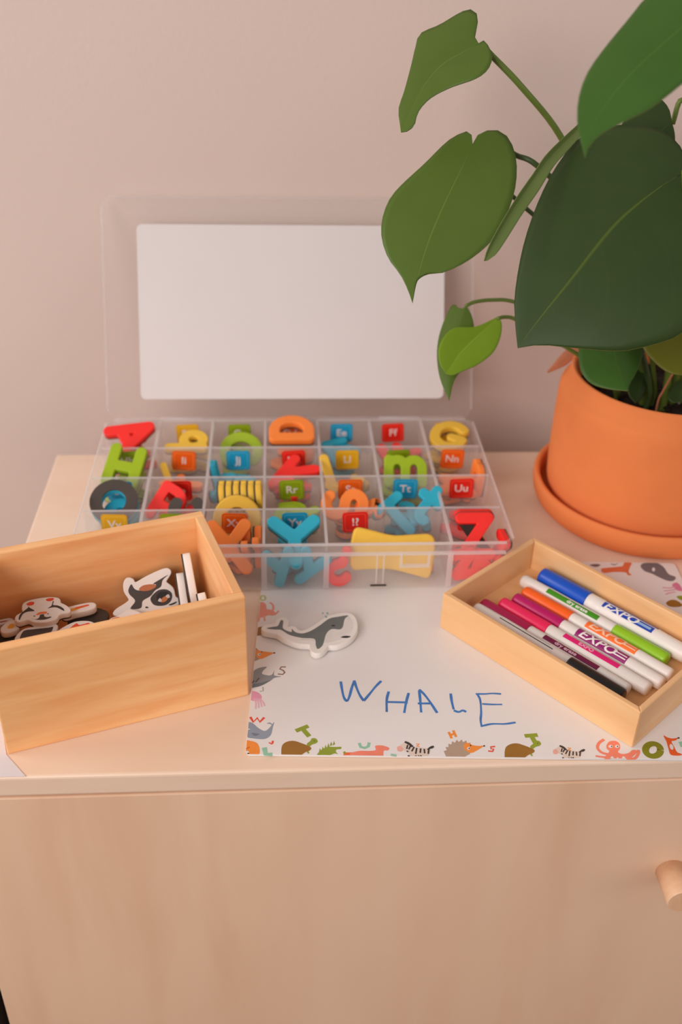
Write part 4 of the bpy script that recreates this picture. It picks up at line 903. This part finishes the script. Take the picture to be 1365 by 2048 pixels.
ML_young = leaf_mat('leaf_young_green', (134, 166, 44), (116, 150, 34), (160, 186, 70))
ML_olive = leaf_mat('leaf_olive', (116, 118, 34), (104, 104, 28), (128, 130, 52))
ML_under = leaf_mat('leaf_underside', (124, 146, 82), (112, 134, 70), (140, 160, 96), 0.5)
M_stem = mat('plant_stem', (104, 128, 48), 0.45, 0.15, 60)
M_stemd = mat('plant_stem_dark', (62, 84, 40), 0.45, 0.15, 60)
M_dry = mat('dry_sheath', (205, 128, 92), 0.8, 0.2, 60)
potinv = Matrix.Translation((PC.x, PC.y, pz)).inverted()
def resample(P, n):
    P = np.array(smooth_open(P, 8)); d = np.r_[0, np.cumsum(np.linalg.norm(np.diff(P, axis=0), axis=1))]; d /= d[-1]
    return [np.array([np.interp(t, d, P[:, 0]), np.interp(t, d, P[:, 1])]) for t in np.linspace(0, 1, n)]
def leaf(name, left, mid, right, p0, n, m, fold=0.0, curl=0.0, droop=0.0, nt_=26, ns=9, wave=0.0, label=None, under=None):
    """blade between two edges and a midrib (picture outlines laid on a plane in space), then folded and curled out of that plane"""
    n = np.array(n, float); n /= np.linalg.norm(n)
    L, C_, R_ = resample(left, nt_), resample(mid, nt_), resample(right, nt_)
    size = np.linalg.norm(atp(*mid[0], p0, n)-atp(*mid[-1], p0, n))
    top, uvs = [], []
    for i in range(nt_):
        t = i/(nt_-1); c = C_[i]
        for s in np.linspace(-1, 1, 2*ns+1):
            e = L[i] if s < 0 else R_[i]; a = abs(s); q = c+(e-c)*a
            P = atp(q[0], q[1], p0, n)
            w = np.linalg.norm(atp(e[0], e[1], p0, n)-atp(c[0], c[1], p0, n))/size
            h = fold*size*w*a + curl*size*w*a*a + droop*size*(t-0.35)**2 + wave*size*a*a*math.sin(t*9+s*2)
            top.append(P + n*h); uvs.append((s, t))
    W2 = 2*ns+1; N = len(top); nn = n*0.00045
    v = [potinv @ Vector(p+nn) for p in top] + [potinv @ Vector(p-nn) for p in top]
    f, fm = [], []
    # orientation: make the top face look along +n
    a = np.cross(top[W2*(nt_//2)+1]-top[W2*(nt_//2)], top[W2*(nt_//2+1)]-top[W2*(nt_//2)])
    fl = (a @ n) < 0
    for i in range(nt_-1):
        for j in range(W2-1):
            q = (i*W2+j, i*W2+j+1, (i+1)*W2+j+1, (i+1)*W2+j)
            f.append(q[::-1] if fl else q); fm.append(0)
            q2 = tuple(x+N for x in q); f.append(q2 if fl else q2[::-1]); fm.append(1)
    for i in range(nt_-1):
        for j in (0, W2-1):
            q = (i*W2+j, (i+1)*W2+j, (i+1)*W2+j+N, i*W2+j+N); f.append(q if (j == 0) != fl else q[::-1]); fm.append(1)
    o = mesh(name, v, f, [m, under or ML_under], pot, True, fm)
    ul = o.data.uv_layers.new(name='leaf'); uv2 = uvs+uvs
    for lp in o.data.loops: ul.data[lp.index].uv = uv2[lp.vertex_index]
    if label: tag(o, label)
    return o
def stem(pts, r, m, taper=None):
    """pts: (px, py, world Y)"""
    P = [potinv @ Vector(at(x, y, 1, Y)) for x, y, Y in pts]
    if P[-1].z > 0.097: P.append(Vector((P[-1].x, P[-1].y, 0.094)))      # roots in the soil
    return tube('leaf_stalk', [Vector(p) for p in smooth_open([tuple(p) for p in P], 6)], r, m, pot, 10, taper)
cu_, cf = _u, -_f      # plane directions for picking leaf attitudes
# large leaf in front
leaf('leaf', [(1372, 342), (1374, 310), (1350, 268), (1315, 244), (1265, 235), (1200, 238), (1155, 262), (1110, 320), (1075, 390), (1045, 480), (1028, 580), (1029, 640), (1034, 690)],
     [(1372, 342), (1318, 376), (1230, 450), (1140, 560), (1080, 632), (1034, 690)],
     [(1372, 342), (1400, 318), (1450, 330), (1480, 390), (1476, 480), (1440, 580), (1365, 655), (1300, 680), (1240, 692), (1150, 688), (1080, 683), (1034, 690)],
     (0.225, 0.675, 0.28), -_f*0.9+_u*0.15-_r*0.25, ML_dark, fold=-0.05, curl=-0.10, droop=-0.10, label='largest leaf, shade painted in as dark green, with pale midrib in front of the pot')
# middle left leaf
leaf('leaf', [(946, 287), (944, 272), (940, 259), (900, 276), (850, 324), (790, 380), (768, 420), (762, 465), (775, 510), (800, 545), (815, 575), (825, 603)],
     [(946, 287), (922, 340), (890, 405), (858, 480), (836, 550), (825, 603)],
     [(946, 287), (954, 270), (975, 258), (1000, 258), (1020, 275), (1033, 312), (1033, 360), (1020, 410), (990, 470), (940, 515), (885, 542), (845, 545), (826, 562), (821, 585), (825, 603)],
     (0.125, 0.73, 0.29), -_f*0.9+_u*0.25-_r*0.15, ML, fold=-0.03, curl=-0.03, droop=-0.05, label='heart-shaped green leaf with a pointed tip, middle of the three at the left')
# upper left leaf
leaf('leaf', [(958, 86), (950, 72), (956, 45), (953, 25), (938, 19), (915, 29), (880, 50), (842, 67), (832, 92), (822, 132), (808, 180), (796, 214), (798, 240), (800, 258)],
     [(958, 86), (925, 106), (885, 130), (848, 172), (820, 222), (800, 258)],
     [(958, 86), (968, 80), (980, 96), (985, 116), (975, 140), (950, 158), (900, 175), (860, 195), (836, 220), (828, 244), (815, 256), (800, 258)],
     (0.115, 0.75, 0.37), -_f*0.85+_u*0.3-_r*0.3, ML, fold=0.10, curl=-0.10, droop=-0.10, label='topmost green leaf with wavy edge at the upper left')
# edge-on leaf
leaf('leaf', [(1165, 240), (1120, 280), (1085, 315), (1062, 350), (1028, 398), (990, 462), (972, 500), (968, 521)],
     [(1168, 248), (1126, 290), (1092, 326), (1066, 362), (1030, 415), (997, 470), (977, 505), (970, 522)],
     [(1172, 258), (1134, 300), (1100, 338), (1070, 385), (1036, 434), (1006, 482), (986, 512), (974, 522)],
     (0.20, 0.72, 0.32), -_f*0.8+_u*0.1+_r*0.5, ML_under, fold=0.5, curl=0.2, label='narrow leaf seen edge-on beside the largest leaf', ns=5)
# near leaf, top right
leaf('leaf', [(1500, -60), (1440, -110), (1360, -70), (1292, -10), (1258, 32), (1210, 90), (1175, 140), (1157, 192), (1155, 245), (1162, 275), (1170, 308)],
     [(1500, -60), (1420, 10), (1330, 85), (1250, 160), (1195, 232), (1172, 280), (1170, 308)],
     [(1500, -60), (1510, 20), (1440, 100), (1365, 162), (1302, 210), (1250, 236), (1205, 260), (1180, 284), (1170, 308)],
     (0.195, 0.56, 0.41), -_f*0.85+_u*0.35-_r*0.25, ML_near, fold=-0.03, curl=-0.04, droop=-0.05, label='fresh green leaf nearest the camera at the top right')
# dark leaf behind
leaf('leaf', [(1345, 245), (1340, 215), (1322, 193), (1300, 192), (1275, 210), (1252, 236), (1240, 280), (1250, 340), (1270, 390)],
     [(1345, 245), (1325, 260), (1300, 290), (1282, 340), (1270, 390)],
     [(1345, 245), (1352, 270), (1350, 300), (1330, 340), (1300, 372), (1270, 390)],
     (0.30, 0.80, 0.38), -_f*0.8-_u*0.1, ML_dark, fold=-0.05, curl=-0.1, label='small dark leaf peeking out behind the largest leaf')
# lower left pair
leaf('leaf', [(934, 612), (920, 617), (905, 604), (889, 632), (876, 672), (873, 712), (880, 756), (899, 802)],
     [(934, 612), (922, 640), (908, 690), (900, 740), (899, 802)],
     [(934, 612), (944, 632), (948, 665), (940, 702), (924, 735), (908, 762), (899, 802)],
     (0.145, 0.775, 0.175), -_f*0.85+_u*0.3-_r*0.3, ML, fold=-0.1, curl=-0.1, label='hanging dark leaf behind the young curled leaf')
leaf('leaf', [(997, 633), (984, 640), (950, 655), (910, 658), (888, 676), (877, 702), (880, 728), (892, 748)],
     [(997, 633), (975, 655), (948, 680), (922, 706), (905, 730), (892, 748)],
     [(997, 633), (1004, 650), (1000, 680), (985, 709), (955, 732), (925, 744), (905, 752), (892, 748)],
     (0.155, 0.755, 0.175), -_f*0.85+_u*0.3, ML_young, fold=0.22, curl=-0.10, label='young yellow-green curled leaf at the lower left')
# leaves inside the pot mouth
leaf('leaf', [(1225, 640), (1190, 630), (1165, 660), (1162, 700), (1168, 735), (1188, 760), (1220, 774), (1256, 782)],
     [(1225, 640), (1226, 680), (1232, 720), (1244, 758), (1256, 782)],
     [(1225, 640), (1262, 632), (1292, 660), (1290, 705), (1276, 740), (1262, 765), (1256, 782)],
     (0.270, 0.735, 0.165), -_f*0.85+_u*0.4, ML_near, fold=-0.10, curl=-0.15, label='rounded green leaf hanging into the pot mouth')
leaf('leaf', [(1400, 560), (1340, 590), (1292, 640), (1290, 682), (1312, 716), (1342, 742), (1380, 752)],
     [(1400, 560), (1390, 620), (1382, 690), (1380, 752)],
     [(1400, 560), (1450, 580), (1470, 640), (1450, 710), (1380, 752)],
     (0.325, 0.742, 0.19), -_f*0.85+_u*0.35, ML_olive, fold=-0.08, curl=-0.1, label='olive leaf above the soil at the right edge', under=ML_olive)
leaf('leaf', [(1292, 735), (1272, 742), (1260, 765), (1262, 790), (1272, 806)],
     [(1292, 735), (1284, 762), (1278, 786), (1272, 806)], [(1292, 735), (1300, 752), (1294, 780), (1284, 798), (1272, 806)],
     (0.300, 0.765, 0.125), -_f*0.85+_u*0.2+_r*0.3, ML_dark, fold=-0.25, label='small dark shrivelled leaf over the soil', ns=5)
leaf('leaf', [(1375, 760), (1356, 762), (1342, 778), (1338, 796), (1350, 806)], [(1375, 760), (1366, 780), (1358, 796), (1350, 806)], [(1375, 760), (1384, 780), (1372, 800), (1350, 806)],
     (0.335, 0.752, 0.118), -_f*0.8+_u*0.4, ML_dark, fold=-0.1, label='small green leaf on the soil at the right edge', ns=5)
# dry sheath hanging over the far rim
leaf('dry_leaf', [(1165, 688), (1150, 690), (1130, 702), (1112, 722), (1096, 742)], [(1165, 690), (1148, 700), (1128, 716), (1110, 732), (1096, 744)], [(1165, 696), (1152, 712), (1135, 728), (1115, 738), (1096, 746)],
     (0.25, 0.83, 0.135), -_f*0.9+_u*0.2, M_dry, fold=-0.2, label='dry reddish leaf tip over the far pot rim', ns=4, under=M_dry)
# stalks
stem([(972, 98, 0.768), (985, 112, 0.768), (1045, 175, 0.765), (1120, 270, 0.78), (1180, 400, 0.785), (1250, 600, 0.785), (1290, 770, 0.785)], 0.0020, M_stem, 1.5)
stem([(1012, 300, 0.778), (1024, 305, 0.776), (1036, 312, 0.772), (1076, 332, 0.765), (1160, 420, 0.775), (1250, 600, 0.775), (1300, 770, 0.775)], 0.0018, M_stemd, 1.4)
stem([(1010, 378, 0.775), (1045, 410, 0.780), (1120, 480, 0.785), (1230, 620, 0.795), (1290, 760, 0.795)], 0.0016, M_stemd, 1.3)
stem([(932, 612, 0.776), (950, 604, 0.78), (985, 600, 0.785), (1030, 604, 0.79), (1120, 640, 0.79), (1240, 740, 0.79)], 0.0015, M_stem, 1.2)
stem([(996, 637, 0.757), (1012, 634, 0.765), (1035, 640, 0.77), (1100, 676, 0.772), (1165, 716, 0.775), (1230, 780, 0.78)], 0.0015, M_stem, 1.2)
stem([(1372, 342, 0.676), (1372, 460, 0.72), (1352, 620, 0.765), (1335, 770, 0.775)], 0.0026, M_stem, 1.3)
stem([(1500, -60, 0.575), (1545, 60, 0.64), (1490, 320, 0.74), (1400, 600, 0.78), (1350, 770, 0.785)], 0.0026, M_stem, 1.3)
stem([(1346, 248, 0.80), (1365, 200, 0.80), (1400, 260, 0.805), (1400, 480, 0.81), (1360, 760, 0.80)], 0.0020, M_stem, 1.2)
stem([(1226, 640, 0.735), (1250, 600, 0.75), (1290, 640, 0.775), (1310, 770, 0.785)], 0.0018, M_stem, 1.2)
stem([(1400, 560, 0.742), (1420, 540, 0.76), (1400, 640, 0.785), (1370, 780, 0.785)], 0.0018, M_stem, 1.2)
tag(stem([(1346, 748, 0.752), (1335, 768, 0.757), (1325, 786, 0.762), (1318, 800, 0.765)], 0.0009, M_dry), 'thin brown dry stalk')
